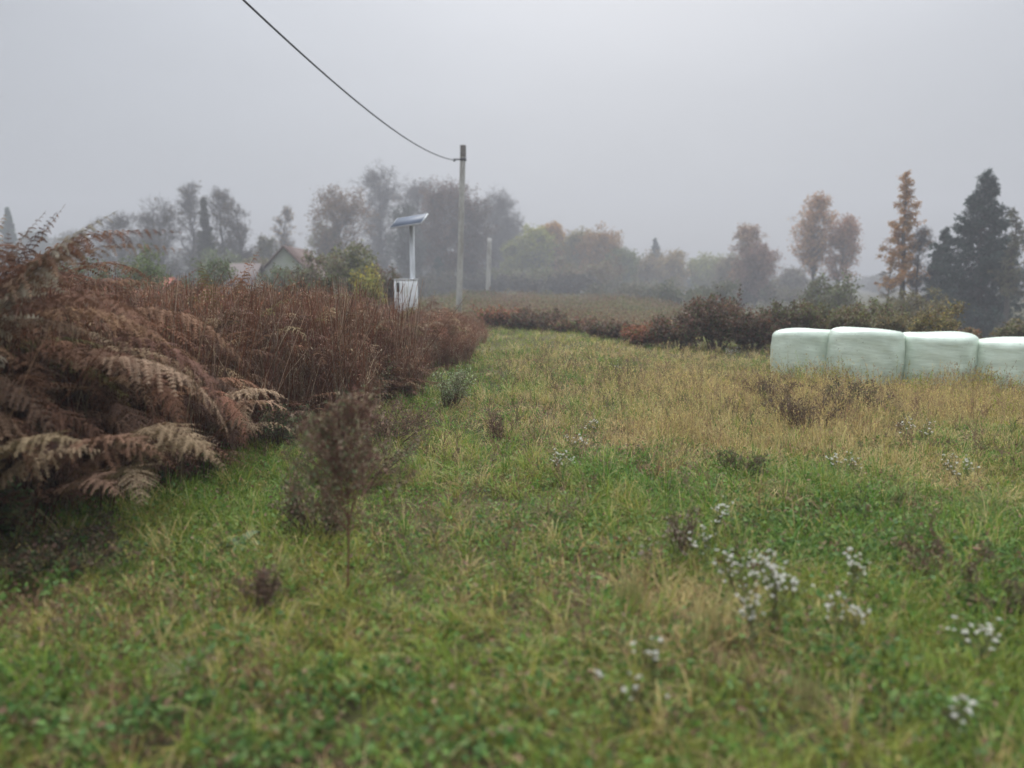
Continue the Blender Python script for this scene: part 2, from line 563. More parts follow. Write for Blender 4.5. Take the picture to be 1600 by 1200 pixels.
def meadow():
    mb = MB()
    tall = MB()
    wide = MB()
    for (y0, y1, dens, sz) in ((1.6, 4.2, 4400, 1.0), (4.2, 7, 3500, 1.05), (7, 11, 2100, 1.2), (11, 17, 950, 1.6), (17, 28, 260, 2.5), (28, 48, 60, 4.6), (48, 85, 9, 9), (85, 170, 1.6, 20)):
        x, y = scatter(y0, y1, dens)
        k = R.random(len(x)) < np.clip(.25 + 1.5 * (vnoise(x, y, .13, 34) * .5 + vnoise(x, y, .42, 38) * .5 - .12), .2, 1)
        x, y = x[k], y[k]
        n = len(x)
        lu, st, br = patch_weights(x, y)
        cl_ = vnoise(x, y, .30, 31) * .6 + vnoise(x, y, .75, 32) * .4
        hgt = (.04 + .075 * R.uniform(0, 1, n) ** 1.5) * (1 + .7 * lu) * (.2 + 2.0 * cl_ ** 1.4) + .04 * st
        rank = vnoise(x, y, .2, 39) * .6 + vnoise(x, y, .9, 40) * .4
        long_ = R.random(n) < np.clip((rank - .38) * 1.1, .015, .4)
        hgt = np.where(long_, R.uniform(.10, .27, n) * (.8 + .4 * lu), hgt)
        if y0 > 20:
            hgt *= 1.25
        trk = np.exp(-((x - np.interp(y, [1.6, 5, 10, 20, 40], [-.75, -.40, -.25, -.35, -.8])) / .30) ** 2)
        hgt *= 1 - .45 * trk
        lean = R.uniform(.2, 1.25, n)
        az = R.uniform(0, 2 * np.pi, n)
        # combed tufts: neighbours lean the same way
        tuft = vnoise(x, y, .22, 33) * 4 * np.pi
        az = np.where(R.random(n) < .65, tuft + R.normal(0, .5, n), az)
        u = R.random(n)
        g = GREEN_A * (1 - u[:, None]) + GREEN_B * u[:, None]
        yel = vnoise(x, y, .7, 35)[:, None]
        yel = np.clip(yel * .9 + .25 - .8 * lu[:, None], 0, 1)
        g = np.where((R.random(n) < lu * .7)[:, None], GREEN_A, g)
        g = g * (1 - .7 * yel) + OLIVE * .7 * yel
        pst = np.clip(.12 + .18 * long_ - .1 * lu + st * 1.0 - lu * .3, 0, .9)
        pbr = np.clip(.15 + br * .75 - lu * .16, 0, .8)
        r = R.random(n) * .5 + .5 * np.clip((vnoise(x, y, .16, 36) * .55 + vnoise(x, y, .5, 37) * .45 - .2) / .6, 0, 1)
        c = np.where((r < pst)[:, None], STRAW, np.where((r < pst + pbr)[:, None], BROWN, g))
        c = jitter(c, n, .35, .08)
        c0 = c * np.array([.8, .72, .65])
        base = np.stack([x, y, H(x, y) - .01], 1)
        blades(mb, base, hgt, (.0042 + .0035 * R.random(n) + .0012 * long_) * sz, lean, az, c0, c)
        # tussocks: long blades fanning out of one foot
        if y0 < 28:
            nc = int(n * (.019 if y0 < 11 else .026))
            ci = R.integers(0, n, nc)
            ci = ci[R.random(nc) < .35 + .65 * (vnoise(x[ci], y[ci], .9, 43) > .45)]
            nb = 34 if y0 < 11 else 16
            ii = np.repeat(ci, nb)
            m = len(ii)
            aa = R.uniform(0, 6.28, m)
            rr = np.abs(R.normal(0, .028, m)) * min(sz, 2)
            xx, yy = x[ii] + np.cos(aa) * rr, y[ii] + np.sin(aa) * rr
            ts_ = np.repeat(R.uniform(.5, 1.55, len(ci)), nb)
            hh = R.uniform(.10, .27, m) * ts_ * (1 + .35 * lu[ii]) * np.interp(y0, [1.6, 7], [.72, 1])
            rc_ = np.repeat(R.random(len(ci)), nb)
            cs = np.where((rc_ < .16 + .75 * st[ii] - .2 * lu[ii])[:, None], STRAW * .95, np.where((rc_ < .6 - .45 * lu[ii])[:, None], OLIVE, np.where((R.random(m) < .5)[:, None], GREEN_B, GREEN_A)))
            cs = np.where((R.random(m) < .15)[:, None], STRAW, cs)
            bend = np.repeat(R.uniform(0, 6.28, len(ci)), nb)
            aa = np.where(R.random(m) < .45, bend + R.normal(0, .5, m), aa)
            cs = jitter(cs, m, .25)
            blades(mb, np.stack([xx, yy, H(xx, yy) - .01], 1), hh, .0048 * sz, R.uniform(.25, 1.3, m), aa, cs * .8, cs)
        # small broad leaves (clover, plantain, ground ivy)
        if y0 < 17:
            k = R.random(n) < (.34 if y0 < 11 else .2)
            k &= R.random(n) > st * .8
            xx, yy = x[k] + R.normal(0, .02, k.sum()), y[k] + R.normal(0, .02, k.sum())
            m = len(xx)
            z = H(xx, yy) + R.uniform(.01, .085, m) * (1 + lu[k])
            u2 = R.random(m)[:, None]
            cc = np.array([.09, .19, .035]) * (1 - u2) + np.array([.16, .24, .045]) * u2
            dead = R.random(m) < .2
            cc[dead] = np.array([.22, .14, .085])
            leaves(wide, np.stack([xx, yy, z], 1), R.uniform(.012, .042, m) * sz, R.uniform(.009, .022, m) * sz, jitter(cc, m, .3), up=1.6)
        # tall bent straw stems with seed heads
        if y0 < 48:
            k = R.random(n) < np.clip((st - .25) * .5, 0, .3) * (1 if y0 > 6 else .35) + .004
            xx, yy = x[k], y[k]
            m = len(xx)
            if m:
                hh = R.uniform(.18, .48, m) * (.6 + .6 * st[k])
                cs = jitter(np.where((R.random(m) < .7)[:, None], STRAW * .95, np.array([.30, .20, .12])), m, .3)
                bs = np.stack([xx, yy, H(xx, yy)], 1)
                azz = np.where(R.random(m) < .6, vnoise(xx, yy, .6, 41) * 4 * np.pi, R.uniform(0, 6.28, m))
                ln = R.uniform(.05, .7, m)
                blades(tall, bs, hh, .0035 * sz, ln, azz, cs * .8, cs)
                # seed head: chaff flakes near the tip
                if y0 < 28:
                    for j in range(5):
                        t = R.uniform(.72, 1.0, m)
                        pz = hh * (t * np.sqrt(np.clip(1 - .55 * ln, .12, 1)) - .38 * ln * t ** 3.2)
                        px_ = hh * ln * t ** 1.7
                        pp = bs + np.stack([np.cos(azz) * px_, np.sin(azz) * px_, pz], 1)
                        leaves(tall, pp, .016 * sz, .006 * sz, cs * 1.1, dirs=np.array([[0, 0, 1.]]))
    tag(mb.build("grass", M_LEAF), "low green and olive meadow grass covering the strip", "grass", kind="stuff")
    tag(tall.build("straw_grass", M_DRY), "pale straw-coloured grass stalks with seed heads across the meadow", "dry grass", kind="stuff")
    tag(wide.build("ground_cover_leaves", M_LEAF), "small broad leaves of ground cover between the grass blades", "ground cover", kind="stuff")


meadow()


def band_grass():
    """waist-low dry grass in front of the bales and the dry weeds about it"""
    mb = MB()
    n = 19000
    x = R.uniform(1.2, 11.5, n)
    y = R.uniform(8.0, 13.2, n)
    y = y - .8 * (vnoise(x, y, 1.4, 55) - .5) * (y < 12)
    k = (R.random(n) < np.clip(.05 + .95 * sm((x - 1.2) / 3.0), 0, 1) * np.clip(3.0 * (vnoise(x, y, .8, 51) * .6 + vnoise(x, y, .3, 58) * .4 - .28), 0.04, 1) * np.clip(.05 + .95 * sm((y - 8.0 + 2.5 * (vnoise(x, y, 1.3, 59) - .5)) / 3.0), 0, 1))
    x, y = x[k], y[k]
    n = len(x)
    h = R.uniform(.16, .42, n) * (.55 + .7 * vnoise(x, y, 1.3, 52)) * (1 + .75 * sm((y - 11) / 1.5))
    ln = R.uniform(.1, 1.0, n)
    az = vnoise(x, y, .6, 53) * 4 * np.pi + R.normal(0, .6, n)
    u = (.5 * R.random(n) + .5 * np.clip((vnoise(x, y, .35, 56) * .5 + vnoise(x, y, 1.1, 57) * .5 - .2) / .6, 0, 1))[:, None]
    c = np.where(u < .37, STRAW * 1.0, np.where(u < .58, np.array([.30, .21, .12]), np.where(u < .74, OLIVE * .9, GREEN_B)))
    c = jitter(c, n, .35)
    b = np.stack([x, y, H(x, y)], 1)
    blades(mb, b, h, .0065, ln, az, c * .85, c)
    for j in range(7):
        t = R.uniform(.6, 1.02, n)
        pz = h * (t * np.sqrt(np.clip(1 - .55 * ln, .12, 1)) - .38 * ln * t ** 3.2)
        px_ = h * ln * t ** 1.7
        pp = b + np.stack([np.cos(az) * px_, np.sin(az) * px_, pz], 1) + R.normal(0, .006, (n, 3))
        leaves(mb, pp, .03, .010, c * 1.05, dirs=np.array([[0, 0, .8]]))
    tag(mb.build("dry_grass", M_DRY), "knee-high pale dry grass with seed heads in front of the wrapped bales", "dry grass", kind="stuff")


band_grass()


# ------------------------------------------------------------------ bracken
def fronds(mb, base, L, az, th0, th1, blade0=.38, plen=.27, J=20, Q=8, c0=(.1, .06, .04), c1=(.2, .13, .09), stem_r=.004, rng=R, curl=1.0):
    """dead bracken fronds: stalk, arching midrib, paired side leaflets cut into teeth"""
    N = len(base)
    M = 25
    s = np.linspace(0, 1, M)
    L, az, th0, th1 = (np.broadcast_to(q, N).astype(float) for q in (L, az, th0, th1))
    th = th0[:, None] + (th1 - th0)[:, None] * s[None] ** 1.6
    out_ = np.stack([np.cos(az), np.sin(az), np.zeros(N)], 1)
    wob = rng.normal(0, .25, N)
    az2 = az[:, None] + wob[:, None] * s[None] * 1.5
    o2 = np.stack([np.cos(az2), np.sin(az2), np.zeros_like(az2)], -1)
    T = o2 * np.sin(th)[..., None] + np.array([0, 0, 1.]) * np.cos(th)[..., None]
    pts = base[:, None, :] + np.cumsum(T, 1) * (L / (M - 1))[:, None, None] - T[:, :1] * (L / (M - 1))[:, None, None]
    C1 = jitter(np.asarray(c1), N, .35, .06, rng)
    C0 = jitter(np.asarray(c0), N, .3, .06, rng)
    sel = [0, 4, 8, 12, 16, 20, 24]
    tubes(mb, pts[:, sel], stem_r * (1 - .8 * s[sel])[None] * np.ones((N, 1)), 3, C0)
    u = (np.arange(J) + .3) / J
    ss = blade0 + (1 - blade0) * u
    k = ss * (M - 1)
    k0 = np.clip(k.astype(int), 0, M - 2)
    fr = (k - k0)[None, :, None]
    B = pts[:, k0] * (1 - fr) + pts[:, k0 + 1] * fr
    TT = T[:, k0]
    side = nrm(np.cross(TT, np.array([0, 0, 1.]) + 1e-3))
    prof = np.minimum(1, .55 + u * 2.2) * (1 - u) ** .75
    PL = plen * prof[None] * rng.uniform(.75, 1.2, (N, J)) * (L / 1.6)[:, None]
    K = 5
    q = np.linspace(0, 1, K)
    for sg in (-1, 1):
        dr = rng.uniform(.3, 1.1, (N, J, 1)) * curl
        d0 = nrm(side * sg + TT * .45 + rng.normal(0, .16, (N, J, 3)))
        Pq = B[:, :, None, :] + d0[:, :, None, :] * (PL[:, :, None] * q)[..., None]
        Pq = Pq - np.array([0, 0, 1.]) * (dr * PL[..., None] * q[None, None] ** 1.7 * .75)[..., None]
        TP = nrm(np.gradient(Pq, axis=2))
        # teeth across the leaflet
        W = TT[:, :, None, :] * .8 + rng.normal(0, .22, (N, J, 1, 3))
        W = nrm(W - TP * (W * TP).sum(-1, keepdims=True))
        qq = (np.arange(Q) + .1) / Q
        kk = qq * (K - 1)
        ka = np.clip(kk.astype(int), 0, K - 2)
        f2 = (kk - ka)[None, None, :, None]
        A = Pq[:, :, ka] * (1 - f2) + Pq[:, :, ka + 1] * f2
        tp = TP[:, :, ka]
        wv = W[:, :, ka]
        step = (PL / Q)[:, :, None, None]
        wl = (PL[:, :, None] * .20 * (1 - .8 * qq[None, None]) + .003)[..., None] * rng.uniform(.7, 1.3, (N, J, Q, 1))
        for s2 in (-1, 1):
            tip = A + wv * s2 * wl + tp * step * .7 + rng.normal(0, .18, (N, J, Q, 3)) * wl - np.array([0, 0, 1.]) * wl * .35 * curl
            V = np.stack([A, A + tp * step * .95, tip], 3)
            nV = N * J * Q
            cc = np.broadcast_to((C1[:, None, None, None, :] * rng.uniform(.8, 1.2, (N, J, 1, 1, 1))), (N, J, Q, 3, 3))
            mb.add(V.reshape(-1, 3), np.arange(nV * 3).reshape(-1, 3), cc.reshape(-1, 3))
    return pts


BR0, BR1 = np.array([.13, .062, .038]), np.array([.205, .112, .068])


def bracken_colour(n):
    r = R.random(n)[:, None]
    return np.where(r < .55, BR1, np.where(r < .8, np.array([.155, .09, .065]), np.where(r < .97, np.array([.32, .225, .14]), np.array([.17, .15, .06]))))


def thicket():
    mb = MB()
    # near and middle fronds
    n = 3000
    y = 1.6 + R.uniform(0, 1, n) ** .8 * 10.5
    off = R.uniform(0, 1, n) ** 1.25 * (1.0 + .30 * y)
    x = edge_x(y) - .48 - off
    near_gap = (x > -.80 * y - 1.6) & ~((x > edge_x(y) - 1.7) & (y > 7.6) & (R.random(n) > .12))
    x, y, off = x[near_gap], y[near_gap], off[near_gap]
    n = len(x)
    tone = vnoise(x, y, 1.2, 61)[:, None]
    L = R.uniform(1.5, 2.25, n) * (.82 + .30 * vnoise(x, y, 1.3, 62)) * np.interp(y, [0, 4.2, 5.6, 9, 13], [1.0, 1.0, 1.0, 1.0, .95]) * np.interp(y, [0, 5.4, 7.5, 13], [1.20, 1.18, .93, .90]) * np.where(x / y > -.63, np.interp(y, [0, 4, 6, 9], [.80, .80, .90, .98]), 1)
    L *= np.where(off < .35, R.uniform(.5, 1, n), 1)
    az = np.where(R.random(n) < .22, R.normal(-.5, .8, n), R.uniform(0, 6.28, n))
    k = y < 6.8
    base = np.stack([x, y, H(x, y)], 1)
    for m, J, Q in ((k, 25, 10), (~k, 18, 6)):
        fronds(mb, base[m], L[m], az[m], R.uniform(.0, .25, m.sum()), R.choice([.9, 1.7, 2.2, 2.6, 3.1, 3.5], m.sum()) + R.normal(0, .2, m.sum()), blade0=.6, J=J, Q=Q,
               c0=BR0 * 1.0, c1=bracken_colour(m.sum()) * (.75 + .5 * tone[m]), plen=.15)
    # tall outermost clumps at the left margin
    n = 260
    y = R.uniform(4.3, 7.2, n)
    x = -.66 * y - .1 + R.uniform(-1.6, .05, n)
    k = x < edge_x(y) - .25
    x, y = x[k], y[k]
    n = len(x)
    fronds(mb, np.stack([x, y, H(x, y)], 1), R.uniform(2.2, 2.95, n) * np.where(x / y < -.66, 1.04, .84), R.uniform(0, 6.28, n), R.uniform(0, .15, n), R.uniform(1.6, 3.2, n), blade0=.6, J=24, Q=10, c0=BR0, c1=bracken_colour(n), plen=.15)
    # small lower fronds and broken stalks filling the foot of the thicket
    n = 900
    y = R.uniform(1.8, 11, n)
    x = edge_x(y) - .05 - R.uniform(0, 1, n) ** 1.2 * 1.3
    base = np.stack([x, y, H(x, y)], 1)
    fronds(mb, base, R.uniform(.45, .95, n), R.normal(-.3, 1.0, n), R.uniform(.1, .6, n), R.uniform(1.6, 2.9, n), J=13, Q=5,
           c0=np.array([.13, .045, .025]), c1=bracken_colour(n) * .9, plen=.26)
    # far side: only tops show over the front rows
    n = 1500
    y = R.uniform(8, 26, n)
    x = edge_x(y) - 1.3 - R.uniform(0, 1, n) * (.55 * y)
    base = np.stack([x, y, H(x, y)], 1)
    fronds(mb, base, R.uniform(1.6, 2.25, n) * np.where(x / y * 1140 + 800 > 540, .72, 1), R.uniform(0, 6.28, n), R.uniform(0, .25, n), R.uniform(1.3, 2.4, n), J=11, Q=3,
           c0=BR0, c1=bracken_colour(n), plen=.34, stem_r=.006)
    # curled frond remnants caught at all heights among the stalks
    n = 2600
    y = R.uniform(4.5, 17, n)
    x = edge_x(y) - .15 - R.uniform(0, 1, n) ** 1.4 * 2.6 - np.interp(y, [4, 8], [.3, 0])
    zz = R.uniform(.25, 1.22, n) * np.interp(y, [4, 10, 17], [1, 1, .75]) * np.where(x / y * 1140 + 800 > 575, .8, 1)
    fronds(mb, np.stack([x, y, H(x, y) + zz], 1), R.uniform(.28, .62, n), R.uniform(0, 6.28, n), R.uniform(.1, 1.2, n), R.uniform(1.5, 3.4, n), blade0=.12, J=12, Q=5,
           c0=BR0, c1=bracken_colour(n) * R.uniform(.8, 1.35, (n, 1)), plen=.36, stem_r=.003)
    # leaning and upright bare stalks through the mass
    n = 4200
    y = R.uniform(2, 12, n)
    x = edge_x(y) - .05 - R.uniform(0, 1, n) ** 1.5 * 2.6
    x = x + .12 * (R.random(n) < .3)
    h = R.uniform(.45, 1.7, n)
    a = R.uniform(0, 6.28, n)
    ln = np.abs(R.normal(0, .28, n)) * h
    t = np.linspace(0, 1, 5)[None, :]
    pts = np.stack([x[:, None] + np.cos(a)[:, None] * ln[:, None] * t ** 1.4, y[:, None] + np.sin(a)[:, None] * ln[:, None] * t ** 1.4, H(x, y)[:, None] + h[:, None] * t], -1)
    pts += np.cumsum(R.normal(0, .012, pts.shape), 1)
    r = R.random(n)[:, None]
    c = np.where(r < .35, np.array([.20, .075, .04]), np.where(r < .62, np.array([.16, .10, .07]), np.array([.40, .29, .20])))
    tubes(mb, pts, (.0050 - .0028 * t) * np.ones((n, 1)), 3, jitter(c, n, .3))
    tag(mb.build("bracken_thicket", M_DRY), "tangled mass of dead rust-brown bracken along the left of the strip", "bracken", kind="stuff")


thicket()


def dry_stems():
    """rust-brown upright weed stems further along the left edge, with wispy seed tops"""
    mb = MB()
    n = 12500
    y = 4.0 + R.uniform(0, 1, n) ** 1.15 * 19.5
    w_ = np.interp(y, [4.0, 10, 16, 24], [1.2, 2.4, 3.2, 4.0])
    off = R.uniform(0, 1, n) ** 1.1 * w_
    x = edge_x(y) + np.interp(y, [7, 12, 20], [.0, .15, .25]) - off
    off = off + np.interp(y, [4, 6, 8], [.45, .3, 0])
    x = x - np.interp(y, [4, 6, 8], [.45, .3, 0])
    k = R.random(n) < np.interp(y, [4, 6.4, 8.5], [.7, .8, 1])
    x, y, off = x[k], y[k], off[k]
    n = len(x)
    h = R.uniform(.75, 1.45, n) * (.78 + .3 * vnoise(x, y, 1.5, 71)) * np.where(off < .35, .62, 1) * np.interp(y, [7.6, 10, 14, 20, 26], [1.12, 1.05, .80, .62, .5]) * np.interp(y, [4, 7.6], [.93, 1.0])
    h *= np.where(x / y * 1140 + 800 > 575, .80, 1)
    a = R.uniform(0, 6.28, n)
    ln = np.abs(R.normal(0, .16, n)) * h
    t = np.linspace(0, 1, 6)[None, :]
    pts = np.stack([x[:, None] + np.cos(a)[:, None] * ln[:, None] * t ** 1.5, y[:, None] + np.sin(a)[:, None] * ln[:, None] * t ** 1.5, H(x, y)[:, None] + h[:, None] * t], -1)
    pts += np.cumsum(R.normal(0, .010, pts.shape), 1)
    tone = vnoise(x, y, .9, 72)[:, None]
    r = R.random(n)[:, None]
    c = np.where(r < .6, np.array([.22, .105, .065]), np.where(r < .9, np.array([.27, .18, .12]), np.array([.42, .32, .22]))) * (.7 + .6 * tone)
    c = jitter(c, n, .25)
    rad = (.0042 - .003 * t) * np.ones((n, 1))
    tubes(mb, pts, rad, 3, c)
    tw, tr, _ = grow(pts, rad, 7, .17, .6, K=3, up=.5, tmin=.35, wob=.08, rscale=.7)
    tubes(mb, tw, np.maximum(tr, .0018), 3, np.repeat(c, 7, 0))
    e = tw[:, -1]
    e = np.repeat(e, 2, 0) + R.normal(0, .03, (len(e) * 2, 3))
    leaves(mb, e, R.uniform(.02, .05, len(e)), R.uniform(.006, .014, len(e)), jitter(np.repeat(c, 14, 0) * 1.15, len(e), .3), dirs=np.array([[0, 0, .6]]))
    tag(mb.build("dead_weed_stems", M_DRY), "dense stand of upright rust-brown dead weed stems before the white cabinet", "dead weeds", kind="stuff")


dry_stems()


def edge_herbs():
    """green nettles, ivy and bramble leaves creeping out at the foot of the bracken"""
    mb = MB()
    n = 11000
    y = R.uniform(1.8, 13, n)
    x = edge_x(y) + .12 - np.abs(R.normal(0, .38, n))
    k = R.random(n) < .35 + .8 * (vnoise(x, y, .5, 81) - .2)
    x, y = x[k], y[k]
    n = len(x)
    z = H(x, y) + np.abs(R.normal(0, .11, n)) * (.5 + vnoise(x, y, .4, 82))
    u = R.random(n)[:, None]
    c = np.array([.06, .13, .035]) * (1 - u) + np.array([.17, .25, .07]) * u
    d = R.random(n) < .25
    c[d] = np.array([.16, .09, .055])
    leaves(mb, np.stack([x, y, z], 1), R.uniform(.02, .055, n), R.uniform(.015, .04, n), jitter(c, n, .3), up=1.3)
    tag(mb.build("undergrowth", M_LEAF), "low green leaves and bramble shoots at the foot of the bracken", "undergrowth", kind="stuff")


edge_herbs()


def broad_herbs():
    """patches of low broad-leaved growth in the near corners of the strip"""
    mb = MB()
    for cx, cy, rx, ry, n in ((-1.7, 2.7, .8, .6, 3600), (-.4, 2.5, .9, .4, 1500), (1.7, 2.9, .8, .6, 3000), (2.8, 4.0, .9, .7, 2600), (1.9, 4.6, .8, .7, 2200), (-2.2, 4.2, .7, .7, 1500), (0.3, 4.6, .8, .8, 1200)):
        x, y = R.normal(cx, rx * .6, n), R.normal(cy, ry * .6, n)
        k = (vnoise(x, y, .16, 86) > .42) & (x > edge_x(y) - .2)
        x, y = x[k], y[k]
        n = len(x)
        z = H(x, y) + R.uniform(.02, .12, n) * (.4 + vnoise(x, y, .3, 87))
        u = R.random(n)[:, None]
        c = np.array([.06, .135, .035]) * (1 - u) + np.array([.14, .22, .05]) * u
        c[R.random(n) < .1] = np.array([.20, .13, .07])
        leaves(mb, np.stack([x, y, z], 1), R.uniform(.022, .055, n), R.uniform(.014, .032, n), jitter(c, n, .3), up=1.5)
    tag(mb.build("broad_leaved_herbs", M_LEAF), "patches of broad-leaved green herbs low in the near grass", "herbs", kind="stuff")


broad_herbs()


def far_scrub():
    """low russet and olive scrub filling the rough ground between brambles and wood"""
    mb = MB()
    n = 46000
    y = R.uniform(27, 78, n)
    x = R.uniform(-.14, .42, n) * y + R.normal(0, 1, n)
    hn = vnoise(x, y, 2.6, 88) * .6 + vnoise(x, y, .9, 89) * .4
    k = hn > .34
    x, y, hn = x[k], y[k], hn[k]
    n = len(x)
    z = H(x, y) + R.random(n) ** .7 * np.clip((hn - .3) * 2.2, .05, 1.0) * .95
    r = (.5 * R.random(n) + .5 * vnoise(x, y, 4, 90))[:, None]
    c = np.where(r < .42, np.array([.21, .125, .085]), np.where(r < .6, np.array([.25, .19, .11]), np.array([.15, .17, .07])))
    leaves(mb, np.stack([x, y, z], 1), R.uniform(.05, .14, n) * y / 40, R.uniform(.03, .07, n) * y / 40, jitter(c, n, .3), up=.5)
    tag(mb.build("far_scrub", M_DRY), "low russet scrub on the rough ground between the brambles and the wood", "scrub", kind="stuff")


far_scrub()


# ------------------------------------------------------------------ trees and bushes
def origin_at(px, d, top_py):
    p = P(px, top_py, d)
    z = float(H(p[0], d))
    return np.array([p[0], d, z]), p[2] - z


def tree(px, top, d, wpx, kind, leafc, label, barkc=(.10, .09, .08), dens=1.0, lean=0.0, name=None, bare_low=.1, group="trees standing round the meadow"):
    d = d * (1.5 if d >= 60 else 1.12)
    o, h = origin_at(px, d, top)
    rng = np.random.default_rng(int(px * 7 + top))
    wr = wpx / 2 / F * d
    nm = name or {"bare": "bare_tree", "leafy": "autumn_tree", "spruce": "spruce_tree", "larch": "larch_tree"}[kind]
    root = empty(nm, o, label, "tree", group)
    wood, fol = MB(), MB()
    K = 9
    if kind in ('bare', 'leafy'):
        h *= .93
    t = np.linspace(0, 1, K)
    leafc, barkc = np.asarray(leafc, float), np.asarray(barkc, float)
    leafc = np.clip(leafc * (1.45 if kind in ('leafy', 'larch') else 1.0) + (leafc - leafc.mean()) * (.8 if px < 1120 else .22), .01, 1)
    r0 = max(.022 * h, .09)
    lsz = d / 70.0
    top_f = .97
    tr = np.zeros((1, K, 3))
    tr[0, :, 2] = t * h * top_f
    tr[0, :, 0] = lean * t ** 1.3 * h + np.cumsum(rng.normal(0, .012 * h, K)) * (t > 0) * (0.35 if kind == "spruce" else 1)
    tr[0, :, 1] = np.cumsum(rng.normal(0, .012 * h, K)) * (t > 0)
    rad = (r0 * (1 - .92 * t))[None]
    tubes(wood, tr, rad, 7, barkc)
    if kind in ("bare", "leafy"):
        if (kind == 'leafy' and 780 < px < 1200) or 480 < px < 800:
            wr *= 1.28
        def pr(tt, i):
            uu = (tt - bare_low) / (1.0 - bare_low)
            return wr * (1.0 if kind == 'bare' else .95) * np.clip(np.sqrt(np.clip(1 - ((uu - .40) / .64) ** 2, 0, 1)), .14, 1)
        nl = int(34 + wr * 4 + h * 1.5)
        a1, r1, _ = grow(tr, rad, nl, pr, .72 if kind == 'bare' else .85, K=6, up=.25, tmin=bare_low, wob=.05, rng=rng, rscale=.5, tp=1.15)
        tubes(wood, a1, r1, 4, barkc)
        a2, r2, _ = grow(a1, r1, 7, lambda tt, i: wr * (.36 if kind == 'bare' else .30), .75, K=4, up=.18, tmin=.2, wob=.07, rng=rng)
        tubes(wood, a2, np.maximum(r2, .008 * lsz), 3, barkc)
        a3, r3, _ = grow(a2, r2, 6, wr * .17, .7, K=3, up=.15, droop=.1, tmin=.2, wob=.09, rng=rng)
        tubes(wood, a3, np.maximum(r3, .0065 * lsz), 3, barkc * 1.1)
        if kind == "bare":
            a4, r4, _ = grow(a3, r3, 3, wr * .13, .6, K=3, up=.1, tmin=.2, wob=.1, rng=rng)
            tubes(wood, a4, np.maximum(r4, .005 * lsz), 3, barkc * 1.15)
        ends = np.concatenate([a3[:, 1], a3[:, 2]])
        nlv = int(len(ends) * ((1.3 if px < 800 else 2.0) if kind == "leafy" else .12) * dens)
        nlv = min(nlv, 24000)
        pk = ends[rng.integers(0, len(ends), nlv)] + rng.normal(0, .09 * lsz + wr * .02, (nlv, 3))
        cl = jitter(leafc, nlv, .35, .12, rng)
        leaves(fol, pk, rng.uniform(.12, .26, nlv) * lsz, rng.uniform(.08, .16, nlv) * lsz, cl, up=.6, rng=rng)
    else:
        if kind == "spruce":
            wr *= 1.45
            nb = int(19 * h)
            tb = np.clip(.06 + .93 * (np.arange(nb) + rng.uniform(0, 1, nb)) / nb, 0, .995)
            prof = (1.01 - tb) ** .9 * np.where(tb < .12, .75, 1)
            ang_down = -.25
        else:
            nb = int(9 * h)
            tb = np.clip(bare_low + (1 - bare_low) * (np.arange(nb) + rng.uniform(0, 1, nb)) / nb, 0, .995)
            prof = np.clip((1.02 - tb) ** .65, .12, 1) * (.55 + .6 * rng.random(nb))
            ang_down = .12
        az = rng.uniform(0, 6.28, nb)
        ln = wr * prof * (rng.uniform(.62, 1.15, nb) if kind == 'spruce' else rng.uniform(.45, 1.22, nb)) * (.8 + .4 * np.interp(tb, np.linspace(0, 1, 26), rng.random(26))) + .03
        kk = tb * (K - 1)
        k0 = np.clip(kk.astype(int), 0, K - 2)
        fr = (kk - k0)[:, None]
        b0 = tr[0, k0] * (1 - fr) + tr[0, k0 + 1] * fr
        q = np.linspace(0, 1, 6)
        dirv = np.stack([np.cos(az), np.sin(az), np.full(nb, ang_down) + rng.normal(0, .1, nb) + sm((tb - .8) / .2) * .25], 1)
        pts = b0[:, None] + dirv[:, None] * (ln[:, None] * q)[..., None]
        pts[..., 2] += (ln[:, None] * (-.22 * np.sin(q * np.pi) + .10 * q ** 2)) * (1 if kind == "spruce" else .3)
        pts += np.cumsum(rng.normal(0, .012, pts.shape), 1) * ln[:, None, None] * (q > 0)[None, :, None]
        br = (.012 * (1 + ln))[:, None] * (1 - .85 * q)[None] + .004
        tubes(wood, pts, br, 3, barkc)
        # side sprays
        m = 10 if kind == "spruce" else 7
        sp_, sr, _ = grow(pts, br, m, lambda tt, i: ln[i] * .42 * (1.2 - tt) + .03, .8, K=4, up=-.1 if kind == "spruce" else .05, droop=.35 if kind == "spruce" else .1, tmin=.12, rng=rng)
        tubes(wood, sp_, np.maximum(sr * .5, .005 * lsz), 3, barkc)
        allp = np.concatenate([sp_.reshape(-1, 3), sp_[:, 2:].reshape(-1, 3), pts[:, 2:].reshape(-1, 3)])
        nlv = min(int(len(allp) * (3.4 if kind == "spruce" else 1.35) * dens), 60000)
        wl_ = np.concatenate([np.repeat(ln, m * 4), np.repeat(ln, m * 2), np.repeat(ln, 4)]) + .02
        pk = allp[rng.choice(len(allp), nlv, p=wl_ / wl_.sum())] + rng.normal(0, .05, (nlv, 3))
        lsz = min(lsz, h / 14)
        clump = .6 + .8 * vnoise(pk[:, 0] + pk[:, 2] * .3, pk[:, 1] + pk[:, 2], .9, 3)[:, None]
        cl = jitter(leafc, nlv, .3, .12, rng) * clump
        leaves(fol, pk, rng.uniform(.14, .30, nlv) * lsz * 1.3, rng.uniform(.05, .10, nlv) * lsz * 1.3, cl, dirs=np.array([[0, 0, -.55]]) + rng.normal(0, .7, (nlv, 3)), rng=rng)
    wood.build("trunk", M_BARK, root)
    if fol.n:
        fol.build("crown", M_LEAF, root)
    return root


